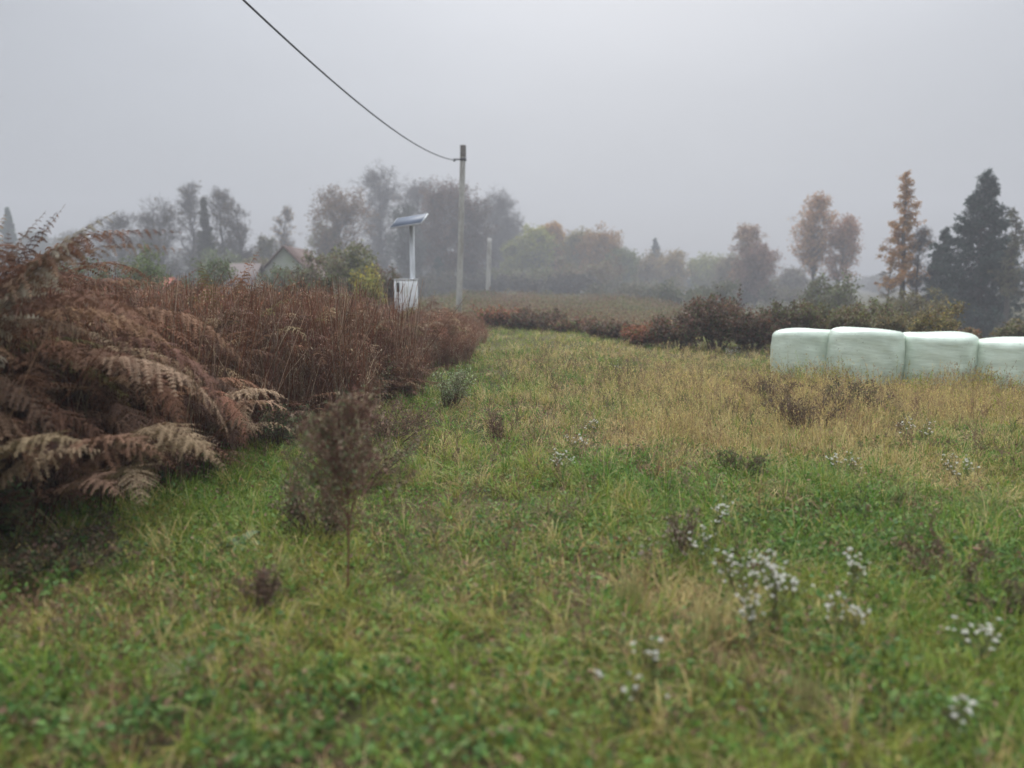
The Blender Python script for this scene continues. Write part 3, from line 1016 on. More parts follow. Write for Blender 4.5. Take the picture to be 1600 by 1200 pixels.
G_ = (.10, .10, .09)
REDBR = (.17, .10, .075)
trees = [
    # px, top, d, width, kind, leaf colour, label, bark, dens, extra
    (12, 318, 95, 40, "spruce", (.05, .075, .05), "small distant spruce showing over the bracken at the far left edge", {}),
    (52, 370, 125, 58, "leafy", (.06, .075, .055), "hazy round-topped tree just right of the distant small spruce", {}),
    (104, 372, 125, 66, "leafy", (.08, .075, .055), "hazy flat-topped tree between the far left spruce and the bare trees", {}),
    (148, 364, 90, 56, "bare", (.1, .09, .07), "faint spindly bare sapling left of the bare oaks", {"dens": .3}),
    (187, 344, 66, 70, "bare", (.10, .085, .06), "low spreading bare oak, leftmost of the dark bare trees", {}),
    (222, 338, 70, 60, "bare", (.10, .085, .06), "bare oak between the low spreading oak and the red roof", {}),
    (252, 328, 62, 92, "bare", (.11, .09, .06), "wide bare oak with forked limbs directly above the red roof", {}),
    (296, 280, 74, 56, "bare", (.15, .13, .10), "tallest bare tree of the left group, with a fine grey crown", {"dens": 1.2}),
    (321, 303, 66, 38, "spruce", (.075, .075, .055), "slender dark conifer squeezed between two tall bare trees", {"dens": .6}),
    (352, 296, 68, 62, "bare", (.15, .13, .10), "tall bare tree behind the grey shed roof, right of the slender conifer", {"dens": 1.2}),
    (382, 318, 64, 58, "bare", (.12, .10, .075), "bare tree with a thick dark forked trunk beside the grey roof", {"lean": -.04}),
    (411, 372, 70, 46, "leafy", (.09, .085, .055), "low dark rounded tree rising left of the steep gabled house", {}),
    (446, 318, 84, 40, "bare", (.22, .15, .07), "lone slim pale tree standing behind the gable of the house", {"dens": 1.5}),
    (500, 348, 76, 46, "leafy", (.115, .11, .06), "small olive tree against the left side of the brown domed tree", {}),
    (530, 308, 74, 84, "leafy", (.13, .095, .065), "brown dome-shaped tree behind the yellow bush", {"dens": 1.1}),
    (597, 266, 98, 66, "bare", (.17, .15, .12), "very tall pale wispy tree behind the solar panel post", {"dens": 1.4}),
    (634, 326, 80, 54, "leafy", (.08, .085, .075), "dark grey tree directly behind the solar panel", {}),
    (655, 292, 104, 66, "bare", (.14, .12, .1), "pale grey tree rising behind the right end of the solar panel", {"dens": 1.5}),
    (690, 300, 84, 84, "leafy", (.105, .075, .06), "broad dark reddish tree left of the utility pole", {"dens": 1.3}),
    (737, 322, 86, 70, "leafy", (.085, .07, .06), "dark brown tree right behind the utility pole", {"dens": 1.3}),
    (686, 398, 78, 60, "spruce", (.035, .055, .045), "squat dark green conifer between the cabinet and the utility pole", {}),
    (770, 318, 108, 70, "bare", (.14, .125, .1), "grey misty tree right of the utility pole", {"dens": 1.8}),
    (798, 346, 112, 44, "bare", (.13, .125, .10), "smaller misty tree at the right shoulder of the grey misty tree", {"dens": 1.8}),
    (812, 386, 98, 46, "leafy", (.14, .14, .06), "low olive tree beside the far concrete pole", {}),
    (838, 363, 100, 46, "leafy", (.21, .21, .075), "yellow-green birch, left one of the two bright trees in the middle", {}),
    (862, 354, 102, 40, "leafy", (.26, .17, .08), "orange-tinged birch, right one of the two bright trees in the middle", {}),
    (886, 384, 108, 46, "leafy", (.14, .12, .085), "greyish brown tree in the dip right of the orange-tinged birch", {}),
    (906, 373, 100, 56, "leafy", (.16, .14, .07), "olive brown tree, highest of the middle wood's right half", {}),
    (937, 378, 97, 66, "leafy", (.20, .135, .075), "rusty orange tree at the right shoulder of the middle wood", {"dens": 1.2}),
    (968, 404, 96, 56, "leafy", (.11, .12, .065), "dull green tree where the middle wood slopes down", {}),
    (1000, 426, 104, 60, "leafy", (.15, .12, .07), "low brown tree between the middle wood and the lone grey conifer", {}),
    (1024, 368, 120, 40, "spruce", (.045, .06, .05), "grey pointed conifer standing alone above the low wood", {"dens": 1.2}),
    (1050, 418, 106, 56, "leafy", (.18, .14, .075), "low tan tree just right of the lone grey conifer", {}),
    (1086, 402, 124, 34, "spruce", (.06, .07, .05), "small faint conifer peeping over the low tan trees", {}),
    (1112, 424, 108, 66, "leafy", (.16, .16, .075), "low yellowish tree left of the narrow brown birch", {}),
    (1143, 414, 92, 50, "leafy", (.15, .125, .075), "low brown tree touching the left of the narrow brown birch", {}),
    (1163, 358, 78, 44, "leafy", (.22, .145, .09), "narrow brown birch with a thin pointed top above the brambles", {"dens": .7}),
    (1182, 402, 76, 60, "leafy", (.19, .12, .09), "short round brown tree against the narrow brown birch", {"dens": .8}),
    (1236, 438, 92, 50, "leafy", (.14, .12, .09), "faint low tree in the gap left of the orange birches", {}),
    (1280, 306, 70, 70, "leafy", (.30, .175, .085), "taller of the two orange birches left of the larch", {"dens": .62, "bare_low": .3}),
    (1316, 340, 68, 62, "leafy", (.25, .145, .09), "shorter of the two orange birches, nearer the larch", {"dens": .62, "bare_low": .3}),
    (1414, 260, 50, 96, "larch", (.27, .15, .055), "tall thin orange larch with gaps between its branches", {"dens": .9, "bare_low": .3}),
    (1446, 352, 49, 50, "bare", (.14, .11, .08), "thin bare tree between the orange larch and the big spruce", {"dens": .5}),
    (1388, 398, 52, 56, "larch", (.12, .10, .065), "short dark ragged conifer at the left foot of the larch", {"dens": .7, "bare_low": .15}),
    (1546, 256, 46, 165, "spruce", (.040, .060, .048), "big dark green spruce towering behind the bales", {"dens": 1.35}),
    (1480, 348, 50, 64, "spruce", (.045, .062, .05), "lower dark spruce at the left flank of the big spruce", {"dens": 1.1}),
    (1584, 318, 43, 62, "larch", (.10, .095, .06), "thin dark brownish conifer with a bare lower trunk before the big spruce", {"dens": .7, "bare_low": .35}),
    (1622, 300, 47, 70, "larch", (.13, .10, .065), "brown-green conifer cut by the right edge of the picture", {"dens": .9, "bare_low": .25}),
]
for px, top, d, wp, kind, lc, lab, ex in trees:
    tree(px, top, d, wp, kind, lc, lab, **ex)


def far_wood():
    mb = MB()
    rng = np.random.default_rng(5)
    n = 170
    for i in range(n):
        x = -225 + 450 * (i + rng.uniform(-.4, .4)) / n
        y = rng.uniform(225, 300)
        h = rng.uniform(6, 11.5) * (1.35 if x < -60 else 1)
        if x > 55:
            h *= .55
        w_ = rng.uniform(2.5, 5)
        z0 = float(H(x, y))
        tubes(mb, np.array([[[x, y, z0], [x, y, z0 + h * .5], [x, y, z0 + h * .95]]]), np.array([[.25, .15, .05]]), 4, (.08, .07, .06))
        m = 700
        q = nrm(rng.normal(size=(m, 3))) * rng.uniform(.3, 1, (m, 1)) ** .5
        p = np.array([x, y, z0 + h * .55]) + q * np.array([w_, w_, h * .5])
        leaves(mb, p, rng.uniform(.5, 1.0, m), rng.uniform(.3, .6, m), jitter((.12, .11, .07), m, .35, .1, rng), rng=rng)
    tag(mb.build("distant_woods", M_LEAF), "misty far woods closing the horizon behind the meadow", "woods", kind="stuff")


far_wood()


def bush(px, top, d, wpx, leafc, label, name="bush", cat="bush", stemc=(.09, .06, .05), nst=16, nleaf=2600, lsz=None, group="bushes round the meadow", mat=None, spread=.8, b3=True, base=None, h=None, w=None, leafy=1.0):
    rng0 = np.random.default_rng(int(px))
    if base is None and d >= 55:
        d *= 1.4
        wpx *= 1.5
    if base is None:
        o, h = origin_at(px, d, top)
        w = wpx / 2 / F * d
        h *= ((.62 if px < 980 else .82) if 'bramble' in label else .92) * rng0.uniform(.62, 1.12)
        w *= .85
        if 'bramble' in label:
            leafy = .62
            tw_ = [np.array([1, 1, 1]), np.array([1.35, 1.05, .9]), np.array([.75, .8, .8]), np.array([1.2, 1.35, 1.0])][int(px) % 4]
            leafc = np.asarray(leafc) * tw_
    else:
        o = np.array(base, float)
    rng = np.random.default_rng(int(px * 3 + top + d * 10))
    root = empty(name, o, label, cat, group)
    wood, fol = MB(), MB()
    a = rng.uniform(0, 6.28, nst)
    rr = w * .35 * np.sqrt(rng.random(nst))
    b = np.stack([np.cos(a) * rr, np.sin(a) * rr, np.zeros(nst)], 1)
    tip = np.stack([np.cos(a) * (rr + w * spread * rng.uniform(.2, 1, nst)), np.sin(a) * (rr + w * spread * rng.uniform(.2, 1, nst)), h * rng.uniform(.6, .98, nst)], 1)
    t = np.linspace(0, 1, 6)[None, :, None]
    pts = b[:, None] + (tip - b)[:, None] * np.concatenate([t ** 1.3, t ** 1.3, t], 2)
    pts += np.cumsum(rng.normal(0, .02 * h, pts.shape), 1) * (t > 0)
    r0 = .006 + .006 * h
    rad = r0 * (1 - .8 * t[..., 0]) * np.ones((nst, 1))
    stemc = np.asarray(stemc, float)
    tubes(wood, pts, rad, 4, stemc)
    a2, r2, _ = grow(pts, rad, 8, .30 * (w + h) / 2, .7, K=4, up=.2, tmin=.18, rng=rng)
    tubes(wood, a2, r2, 3, stemc)
    ls = lsz or d / 70. * 1.7 + .15
    a3, r3, _ = grow(a2, r2, 5, .14 * (w + h) / 2, .7, K=3, up=.15, tmin=.2, rng=rng)
    tubes(wood, a3, np.maximum(r3, .0035 * ls + .0008), 3, stemc * 1.1)
    ends = np.concatenate([a3[:, 1], a3[:, 2], a2[:, 3]])
    nleaf = int(nleaf * (leafy if lsz else 2.6 * leafy))
    pk = ends[rng.integers(0, len(ends), nleaf)] + rng.normal(0, .06 * ls + .015 * h, (nleaf, 3))
    pk[:, 2] = np.maximum(pk[:, 2], .01)
    leafc = np.asarray(leafc, float)
    if leafc.ndim == 2:
        lc = leafc[rng.integers(0, len(leafc), nleaf)]
    else:
        lc = leafc
    leaves(fol, pk, rng.uniform(.08, .17, nleaf) * ls, rng.uniform(.05, .1, nleaf) * ls, jitter(lc, nleaf, .35, .12, rng), up=.7, rng=rng)
    wood.build("stems", M_BARK, root)
    fol.build("leaves", mat or M_LEAF, root)
    return root


DB = ((.20, .09, .055), (.24, .12, .075), (.12, .08, .055), (.26, .17, .11), (.12, .13, .05))
OL = ((.13, .14, .05), (.17, .15, .06), (.16, .10, .06))
GRN = ((.10, .14, .045), (.14, .17, .06), (.12, .11, .05))
YEL = ((.42, .36, .06), (.34, .32, .08), (.2, .2, .06))
bushes = [
    (118, 412, 30, 120, GRN, "green bush above the bracken below the hazy flat-topped tree", {}),
    (172, 418, 27, 90, GRN, "green bush between the hazy flat-topped tree and the red roof", {}),
    (216, 404, 33, 60, ((.17, .22, .06), (.12, .15, .05)), "yellow-green bush just left of the red roof", {}),
    (318, 420, 34, 80, GRN, "low green bush between the red roof and the grey roof", {}),
    (338, 400, 64, 56, ((.16, .2, .06), (.12, .14, .05)), "yellow-green bush behind the left end of the grey roof", {}),
    (412, 404, 58, 44, OL, "olive bush between the grey roof and the white gable", {}),
    (455, 398, 50, 74, GRN, "leafy climber bush covering the middle of the house gable", {"nleaf": 3600}),
    (500, 392, 38, 90, OL, "tall olive bush right of the house gable", {"nleaf": 4200}),
    (546, 388, 40, 80, ((.15, .16, .05), (.25, .24, .07), (.12, .11, .05)), "olive and yellow bush rising left of the bright yellow bush", {"nleaf": 4200}),
    (574, 412, 30, 56, YEL, "bright yellow bush left of the white cabinet", {}),
    (598, 428, 36, 60, ((.14, .13, .06), (.15, .09, .06)), "dull brown-green bush between the yellow bush and the cabinet", {}),
    (486, 432, 24, 90, ((.11, .13, .05), (.10, .08, .05)), "dark green bush behind the dead stems below the house", {}),
    (785, 470, 27, 90, DB, "dead red-brown bramble nearest the far concrete pole", {"nst": 30}),
    (842, 476, 26, 100, DB, "dead red-brown bramble, second to the right from the far pole", {"nst": 30}),
    (900, 484, 25, 90, DB, "low dead bramble at the middle of the meadow's far edge", {"nst": 30}),
    (950, 492, 23, 90, DB, "low mixed brown bramble where the far edge dips", {"nst": 30}),
    (1005, 490, 21, 100, DB, "dark bramble clump left of the tallest bramble", {"nst": 30, "nleaf": 3400}),
    (1062, 482, 20, 100, DB, "dark red-brown bramble clump under the low wood", {"nst": 30, "nleaf": 3800}),
    (1122, 466, 20, 110, DB, "tallest dark bramble, left of the narrow brown birch foot", {"nst": 34, "nleaf": 4600}),
    (1178, 462, 20.5, 100, DB, "dark bramble clump just left of the bales", {"nst": 34, "nleaf": 4600}),
    (1232, 474, 21, 90, ((.11, .07, .05), (.12, .13, .05)), "brown and green bramble behind the leftmost bale", {"nst": 26}),
    (1290, 476, 21, 110, OL, "olive bush behind the gap of the first two bales", {"nst": 26, "nleaf": 3400}),
    (1350, 470, 23, 110, ((.13, .15, .05), (.2, .18, .07), (.13, .08, .06)), "olive and brown bush behind the tallest-looking bale", {"nst": 26, "nleaf": 3400}),
    (1412, 480, 21, 100, ((.22, .17, .07), (.14, .13, .06)), "tawny bush below the orange larch", {"nst": 26, "nleaf": 3200}),
    (1462, 490, 19, 90, ((.32, .26, .08), (.2, .15, .07), (.14, .13, .06)), "yellowish bush behind the third bale", {"nst": 20, "nleaf": 2400}),
    (1506, 500, 20, 60, ((.25, .15, .07), (.14, .12, .06)), "rusty low bush behind the gap between the last two bales", {"nst": 16, "nleaf": 1500}),
    (1600, 500, 22, 90, ((.15, .15, .06), (.2, .16, .08)), "olive low bush behind the rightmost bale", {"nst": 20, "nleaf": 2000}),
    (1300, 446, 45, 110, ((.15, .17, .06), (.12, .11, .06)), "dull green bush at the foot of the orange birches", {}),
    (1372, 450, 42, 90, ((.15, .16, .06), (.2, .16, .07)), "greenish bush left of the larch trunk", {}),
    (1440, 462, 36, 90, ((.2, .17, .07), (.16, .14, .07)), "tawny bush at the right foot of the larch", {}),
    (745, 462, 55, 60, ((.12, .13, .06), (.15, .1, .06)), "small dull bush between the utility pole and the far pole", {}),
    (1085, 448, 60, 110, ((.10, .12, .055), (.14, .13, .06)), "dark green bush in front of the low yellowish tree", {}),
    (960, 450, 70, 110, ((.10, .105, .055), (.14, .12, .06)), "dull dark bush at the foot of the sloping middle wood", {}),
    (860, 440, 80, 120, ((.075, .07, .06), (.10, .085, .06)), "dark purplish bush under the two bright birches", {}),
    (760, 440, 84, 90, ((.075, .07, .06), (.09, .08, .06)), "dark bush at the foot of the misty trees", {}),
]
bushes += [
    (815, 424, 92, 110, ((.17, .18, .07), (.2, .17, .08)), "low olive thicket at the foot of the yellow-green birch", {}),
    (905, 420, 90, 120, ((.18, .16, .07), (.22, .15, .08)), "low ochre thicket under the olive brown tree", {}),
    (1010, 432, 88, 120, ((.18, .15, .08), (.14, .14, .07)), "low tan thicket before the lone grey conifer", {}),
    (1190, 440, 84, 110, ((.17, .14, .08), (.14, .14, .07)), "low dull thicket behind the narrow brown birch", {}),
    (660, 424, 78, 110, ((.09, .09, .06), (.12, .10, .07)), "dark thicket behind the cabinet post", {}),
    (560, 400, 70, 110, ((.12, .12, .06), (.15, .12, .07)), "dark olive thicket at the foot of the brown domed tree", {}),
    (270, 404, 66, 130, ((.09, .09, .065), (.11, .10, .07)), "grey-brown thicket under the forked bare oak", {}),
    (180, 402, 70, 120, ((.09, .095, .07), (.10, .10, .07)), "grey thicket under the low spreading oak", {}),
    (360, 404, 68, 100, ((.09, .09, .065), (.11, .10, .07)), "grey-brown thicket under the thick forked trunk", {}),
]
for px, top, d, wp, lc, lab, ex in bushes:
    nm = "bramble_bush" if "bramble" in lab else "bush"
    bush(px, top, d, wp, lc, lab, name=nm, **ex)


# ------------------------------------------------------------------ simple solids
def prism(mb, x0, x1, y0, y1, z0, z1, bev=0.0):
    v = np.array([[x, y, z] for z in (z0, z1) for x, y in ((x0, y0), (x1, y0), (x1, y1), (x0, y1))], float)
    f = np.array([[3, 2, 1, 0], [4, 5, 6, 7], [0, 1, 5, 4], [1, 2, 6, 5], [2, 3, 7, 6], [3, 0, 4, 7]])
    mb.add(v, f, (.5, .5, .5))
    return mb


def bevel(o, wdt=.01, seg=2):
    m = o.modifiers.new("edge", 'BEVEL')
    m.width = wdt
    m.segments = seg
    m.limit_method = 'ANGLE'
    return o


def lathe(mb, prof, n=32, fn=None):
    prof = np.asarray(prof, float)
    a = np.arange(n) * 2 * np.pi / n
    V = np.stack([prof[:, None, 0] * np.cos(a), prof[:, None, 0] * np.sin(a), prof[:, None, 1] * np.ones(n)], -1)
    if fn is not None:
        V = fn(V)
    m = len(prof)
    idx = np.arange(m * n).reshape(m, n)
    f = np.stack([idx[:-1], np.roll(idx[:-1], -1, 1), np.roll(idx[1:], -1, 1), idx[1:]], -1).reshape(-1, 4)
    mb.add(V, f, (.5, .5, .5))
    return mb


# utility pole ------------------------------------------------------
def pole(d, px_base, px_top, top_py, r0, r1, label, cap=True):
    b = P(px_base, 490, d)
    tp = P(px_top, top_py, d)
    z0 = float(H(b[0], d))
    o = (b[0], d, z0)
    root = empty("utility_pole", o, label, "utility pole", "poles along the strip")
    h = tp[2] - z0
    lean = (tp[0] - b[0])
    m = MB()
    ns = 14
    t = np.linspace(0, 1, ns)
    V = []
    for q in t:
        r = r0 * (1 - q) + r1 * q
        c = .35 * r
        ring = [(-r, -r + c), (-r + c, -r), (r - c, -r), (r, -r + c), (r, r - c), (r - c, r), (-r + c, r), (-r, r - c)]
        V.append([(x + lean * q, y, -.3 + (h + .3) * q) for x, y in ring])
    V = np.array(V)
    idx = np.arange(ns * 8).reshape(ns, 8)
    f = np.stack([idx[:-1], np.roll(idx[:-1], -1, 1), np.roll(idx[1:], -1, 1), idx[1:]], -1).reshape(-1, 4)
    m.add(V, f, (.5, .5, .5))
    m.f.append(np.array([[idx[-1, k] for k in range(8)]]) + 0)
    m.build("shaft", M_CONC, root, smooth=False)
    if cap:
        c = prism(MB(), lean - r1 * 1.08, lean + r1 * 1.08, -r1 * 1.08, r1 * 1.08, h - .50, h + .03).build("cap", M_POLECAP, root, smooth=False)
        bevel(c, .02)
        br = MB()
        prism(br, lean - r1 - .30, lean + r1 + .02, -.035, .035, h - .66, h - .60)
        prism(br, lean - r1 - .02, lean + r1 + .02, -r1 - .02, r1 + .02, h - .69, h - .57)
        br.build("bracket", M_DARK, root, smooth=False)
        cl = lathe(MB(), [(0.0, -.07), (.05, -.06), (.055, -.02), (.03, 0), (.055, .02), (.05, .06), (0.0, .07)], 14)
        co = cl.build("clamp", M_DARK, root)
        co.location = (lean - r1 - .30, 0, h - .66)
    return o, h, lean


M_POLECAP = noise_mat("stained_pole_top", (.11, .095, .08), (.17, .15, .13), scale=6, rough=.9, bump=.2)
po, ph, pl = pole(38.0, 716.5, 723.5, 228, .145, .125, "tall pale concrete utility pole carrying the black cable")
pole(78.0, 762, 765, 372, .24, .20, "distant faint concrete pole, hazy and without a cable", cap=False)

# cable -------------------------------------------------------------
def cable():
    A = np.array([po[0] + pl - .125 - .30, 38.0, po[2] + ph - .66])
    obs = [(670, 236), (620, 207), (560, 162), (500, 107), (430, 47), (380, 0)]
    mm = -.094
    ys, zs = [], []
    for px, py in obs:
        u, yy, zz = ray(px, py)
        # x = A.x + (A.y - y)*mm ; x = u/yy*y
        y = (A[0] + A[1] * mm) / (u / yy + mm)
        ys.append(y)
        zs.append(EYE + zz / yy * y)
    s = A[1] - np.array(ys)
    M2 = np.stack([s, s ** 2, s ** 3], 1)
    co, *_ = np.linalg.lstsq(M2, np.array(zs) - A[2], rcond=None)
    smax = s.max()
    q = np.linspace(0, smax + 14, 90)
    z = A[2] + co[0] * q + co[1] * q ** 2 + co[2] * q ** 3
    # beyond the last sighting it carries on evenly
    z1 = A[2] + co[0] * smax + co[1] * smax ** 2 + co[2] * smax ** 3
    sl = co[0] + 2 * co[1] * smax + 3 * co[2] * smax ** 2
    z = np.where(q > smax, z1 + sl * (q - smax), z)
    pts = np.stack([A[0] + q * mm, A[1] - q, z], 1)[None]
    m = MB()
    tubes(m, pts, np.full((1, 90), .021), 8, (.02, .02, .02))
    o = m.build("overhead_cable", M_CABLE, origin=A)
    tag(o, "black overhead cable sagging up and away from the utility pole", "cable")


cable()

# white cabinet with post and solar panel -----------------------------
def cabinet():
    d = 21.0
    c = P(634, 437, d)
    z0 = float(H(c[0], d))
    root = empty("equipment_cabinet", (c[0], d, z0), "white steel cabinet on a post with a tilted solar panel above it", "cabinet")
    ztop = c[2] - z0
    w_ = .30
    body = prism(MB(), -w_, w_, -.16, .16, ztop - .95, ztop).build("body", M_CAB, root, smooth=False)
    bevel(body, .015)
    door = prism(MB(), -w_ + .025, w_ - .025, -.178, -.163, ztop - .92, ztop - .04).build("door", M_CAB, root, smooth=False)
    bevel(door, .005)
    slot = prism(MB(), -w_ + .07, -w_ + .15, -.19, -.179, ztop - .33, ztop - .08).build("window", M_GLASS, door, smooth=False)
    bevel(slot, .004)
    lk = prism(MB(), w_ - .10, w_ - .06, -.195, -.179, ztop - .86, ztop - .81).build("lock", M_DARK, door, smooth=False)
    rf = prism(MB(), -w_ - .02, w_ + .02, -.19, .19, ztop + .001, ztop + .02).build("roof", M_CAB, root, smooth=False)
    xo = .155
    pt = P(643, 352, d)[2] - z0
    pm = lathe(MB(), [(0, -.2), (.072, -.2), (.070, pt), (0, pt)], 14).build("post", M_GALV, root)
    pm.location = (xo, .25, 0)
    st = MB()
    prism(st, xo - .10, xo + .10, .17, .33, ztop - .2, ztop - .14)
    st.build("clamp", M_DARK, root, smooth=False)
    prism(MB(), xo - .10, xo + .10, .17, .33, ztop - .8, ztop - .74).build("clamp", M_DARK, root, smooth=False)
    # panel
    pe = MB()
    prism(pe, -.46, .46, -.33, .33, -.018, .018)
    p = pe.build("solar_panel", M_GALV, root, smooth=False)
    p.location = (xo - .05, .12, pt + .12)
    p.rotation_euler = (math.radians(27), math.radians(-7), math.radians(-16))
    g = MB()
    prism(g, -.44, .44, -.31, .31, .019, .023)
    g.build("cells", M_SOLAR, p, smooth=False)
    fr = MB()
    prism(fr, -.03, .03, -.16, .16, -.07, -.02)
    fr.build("mount", M_DARK, p, smooth=False)


cabinet()

# bales ---------------------------------------------------------------
def bale(px, top_py, d, r, hgt, label, seed):
    c = P(px, top_py, d - r)
    x = (px - 800) / F * d * 1.0 / (cp + (600 - top_py) / F * sp)
    zt = c[2] - .06
    z0 = zt - hgt
    rc = .125
    prof = [(0, 0), (r * .6, 0), (r * .93, .01), (r * .985, .06)]
    for q in np.linspace(.1, 1 - (rc + .015) / hgt, 12):
        prof.append((r * (.985 + .035 * math.sin(math.pi * min(1, q / (1 - rc / hgt)))), q * hgt))
    for a in np.linspace(0, math.pi / 2, 7):
        prof.append((r * .985 - rc + rc * math.cos(a), hgt - rc + rc * math.sin(a)))
    for q in (.75, .55, .35, .18, .05, .0):
        prof.append((r * q, hgt + .012 * math.sin(q * math.pi)))
    ph_ = seed * 1.7

    def fn(V):
        a = np.arctan2(V[..., 1], V[..., 0])
        z = V[..., 2]
        rr = 1 + .012 * np.sin(2 * a + ph_) + .007 * np.sin(5 * a + ph_ * 2 + z * 3) + .004 * np.sin(13 * a + z * 9 + ph_)
        V = V.copy()
        rr = rr - .020 * np.exp(-((z - hgt * .16) / .10) ** 2) + .006 * np.sin(z * 26 + 3 * np.sin(a * 2 + ph_))
        V[..., 0] *= rr
        V[..., 1] *= rr
        k = z > hgt * .8
        V[..., 2] = z + np.where(k, .014 * np.sin(V[..., 0] * 4 + ph_) + .012 * np.cos(V[..., 1] * 5 + ph_), 0)
        return V
    m = lathe(MB(), prof, 64, fn)
    o = m.build("wrapped_bale", M_BALE)
    o.location = (x, d, z0)
    tag(o, label, "hay bale", "wrapped bales in a row")
    return o


bale(1262, 514, 14.75, .64, 1.02, "leftmost pale green wrapped bale, set back behind its neighbour", 1)
bale(1354, 513, 13.95, .64, 1.02, "second bale from the left, its flat pale green top standing highest", 2)
bale(1466, 520, 13.75, .665, 1.02, "third pale green bale, between the highest bale and the one at the edge", 3)
bale(1590, 529, 13.25, .68, 1.02, "rightmost pale green bale, cut off by the edge of the picture", 4)


# house and sheds -------------------------------------------------------
def gable_house(name, label, cx, d, apex_z, half, slope, depth, eave_over, mroof, mwall, rot=0.0, windows=True, ridge_along_x=False, chim=False):
    z0 = float(H(cx, d))
    root = empty(name, (cx, d, z0), label, "house" if name == "house" else "shed")
    az = apex_z - z0
    ez = az - half * slope
    w = MB()
    y0, y1 = -depth / 2, depth / 2
    v = np.array([[-half, y0, -.3], [half, y0, -.3], [half, y0, ez], [0, y0, az - .02], [-half, y0, ez], [-half, y1, -.3], [half, y1, -.3], [half, y1, ez], [0, y1, az - .02], [-half, y1, ez]])
    w.add(v, np.array([[0, 1, 2, 3, 4]]), (.5, .5, .5))
    w.f.append(np.array([[9, 8, 7, 6, 5]]))
    w.f.append(np.array([[0, 4, 9, 5], [1, 6, 7, 2]]))
    w.build("walls", mwall, root, smooth=False)
    rf = MB()
    th = .14
    hx = half + eave_over
    hz = az - hx * slope
    for sg in (-1, 1):
        a = np.array([[0, y0 - .35, az], [sg * hx, y0 - .35, hz], [sg * hx, y1 + .35, hz], [0, y1 + .35, az]])
        b = a + np.array([0, 0, th])
        f = np.array([[0, 1, 2, 3], [7, 6, 5, 4], [0, 4, 5, 1], [1, 5, 6, 2], [2, 6, 7, 3], [3, 7, 4, 0]])
        rf.add(np.concatenate([a, b]) + np.array([sg * .001, 0, 0]), f, (.5, .5, .5))
    ro = rf.build("roof", mroof, root, smooth=False)
    if chim:
        c = prism(MB(), .5, 1.0, .4, .9, az - 1.0, az + .75).build("chimney", M_ROOFD, ro, smooth=False)
    if windows:
        for xx in (-half * .42, half * .42):
            f = prism(MB(), xx - .5, xx + .5, y0 - .04, y0 - .003, 1.3, 2.5).build("window", M_CAB, root, smooth=False)
            prism(MB(), xx - .42, xx + .42, y0 - .05, y0 - .042, 1.38, 2.42).build("pane", M_GLASS, f, smooth=False)
    root.rotation_euler[2] = rot
    return root


hp = P(440, 386, 62)
gable_house("house", "pale house with a steep dark gable roof half hidden by bushes", hp[0], 62 + 4, hp[2], 3.3, 1.05, 8, .45, M_ROOFD, M_PLAST, rot=.05)
sp_ = P(374, 414, 60)
gable_house("shed", "low outbuilding with a dull grey roof left of the house", sp_[0], 60, sp_[2], 2.4, .62, 2.7, .2, M_ROOFG, M_PLAST, rot=math.pi / 2 + .04, windows=False)
rp = P(248, 436, 56)
gable_house("shed", "small shed whose red tiled roof just shows over the bracken", rp[0], 56, rp[2], 2.0, .5, 1.6, .25, M_ROOFR, M_PLAST, rot=math.pi / 2 - .03, windows=False)


# ------------------------------------------------------------------ single plants in the meadow
def at(px, py, above=0.0):
    x, y = G(px, py, above)
    return np.array([x, y, float(H(x, y))])


def single_ferns():
    specs = [
        # base px-ish world pos, L, azimuth, th0, th1, colours, label
        ((-3.36, 4.55), 2.40, .1, .0, 1.1, (.16, .12, .08), (.42, .38, .28), "pale half-green bracken frond reaching highest against the sky at the left edge", 1),
        ((-2.75, 4.95), 1.45, -.35, .1, 2.6, (.12, .05, .03), (.33, .24, .15), "large tan bracken plant hanging out furthest over the grass", 3),
        ((-2.95, 4.55), 1.30, -.15, .1, 2.3, (.14, .055, .03), (.30, .19, .12), "rust-stemmed bracken plant drooping beside the large tan one", 3),
        ((-2.75, 6.3), 1.35, -.2, .1, 2.25, (.13, .06, .035), (.32, .21, .14), "arched ribbed bracken plant further along the thicket edge", 3),
        ((-3.2, 4.1), 1.35, .1, .2, 1.9, (.13, .06, .035), (.34, .23, .15), "low pale bracken plant jutting in at the left edge above the green herbs", 2),
    ]
    for (x, y), L, az, t0, t1, c0, c1, lab, nf in specs:
        z = float(H(x, y))
        root = empty("bracken_fern", (x, y, z), lab, "fern", "bracken ferns at the edge")
        for i in range(nf):
            m = MB()
            fronds(m, np.array([[.03 * i, .02 * i, 0.]]), L * (1 - .12 * i), az + (i % 2 * 2 - 1) * .35 * (i > 0), t0 + .1 * i, t1, blade0=.42, plen=.34, J=26, Q=11, c0=c0, c1=c1, stem_r=.006, curl=.7)
            m.build("frond", M_DRY, root)


single_ferns()


HEADS = {}


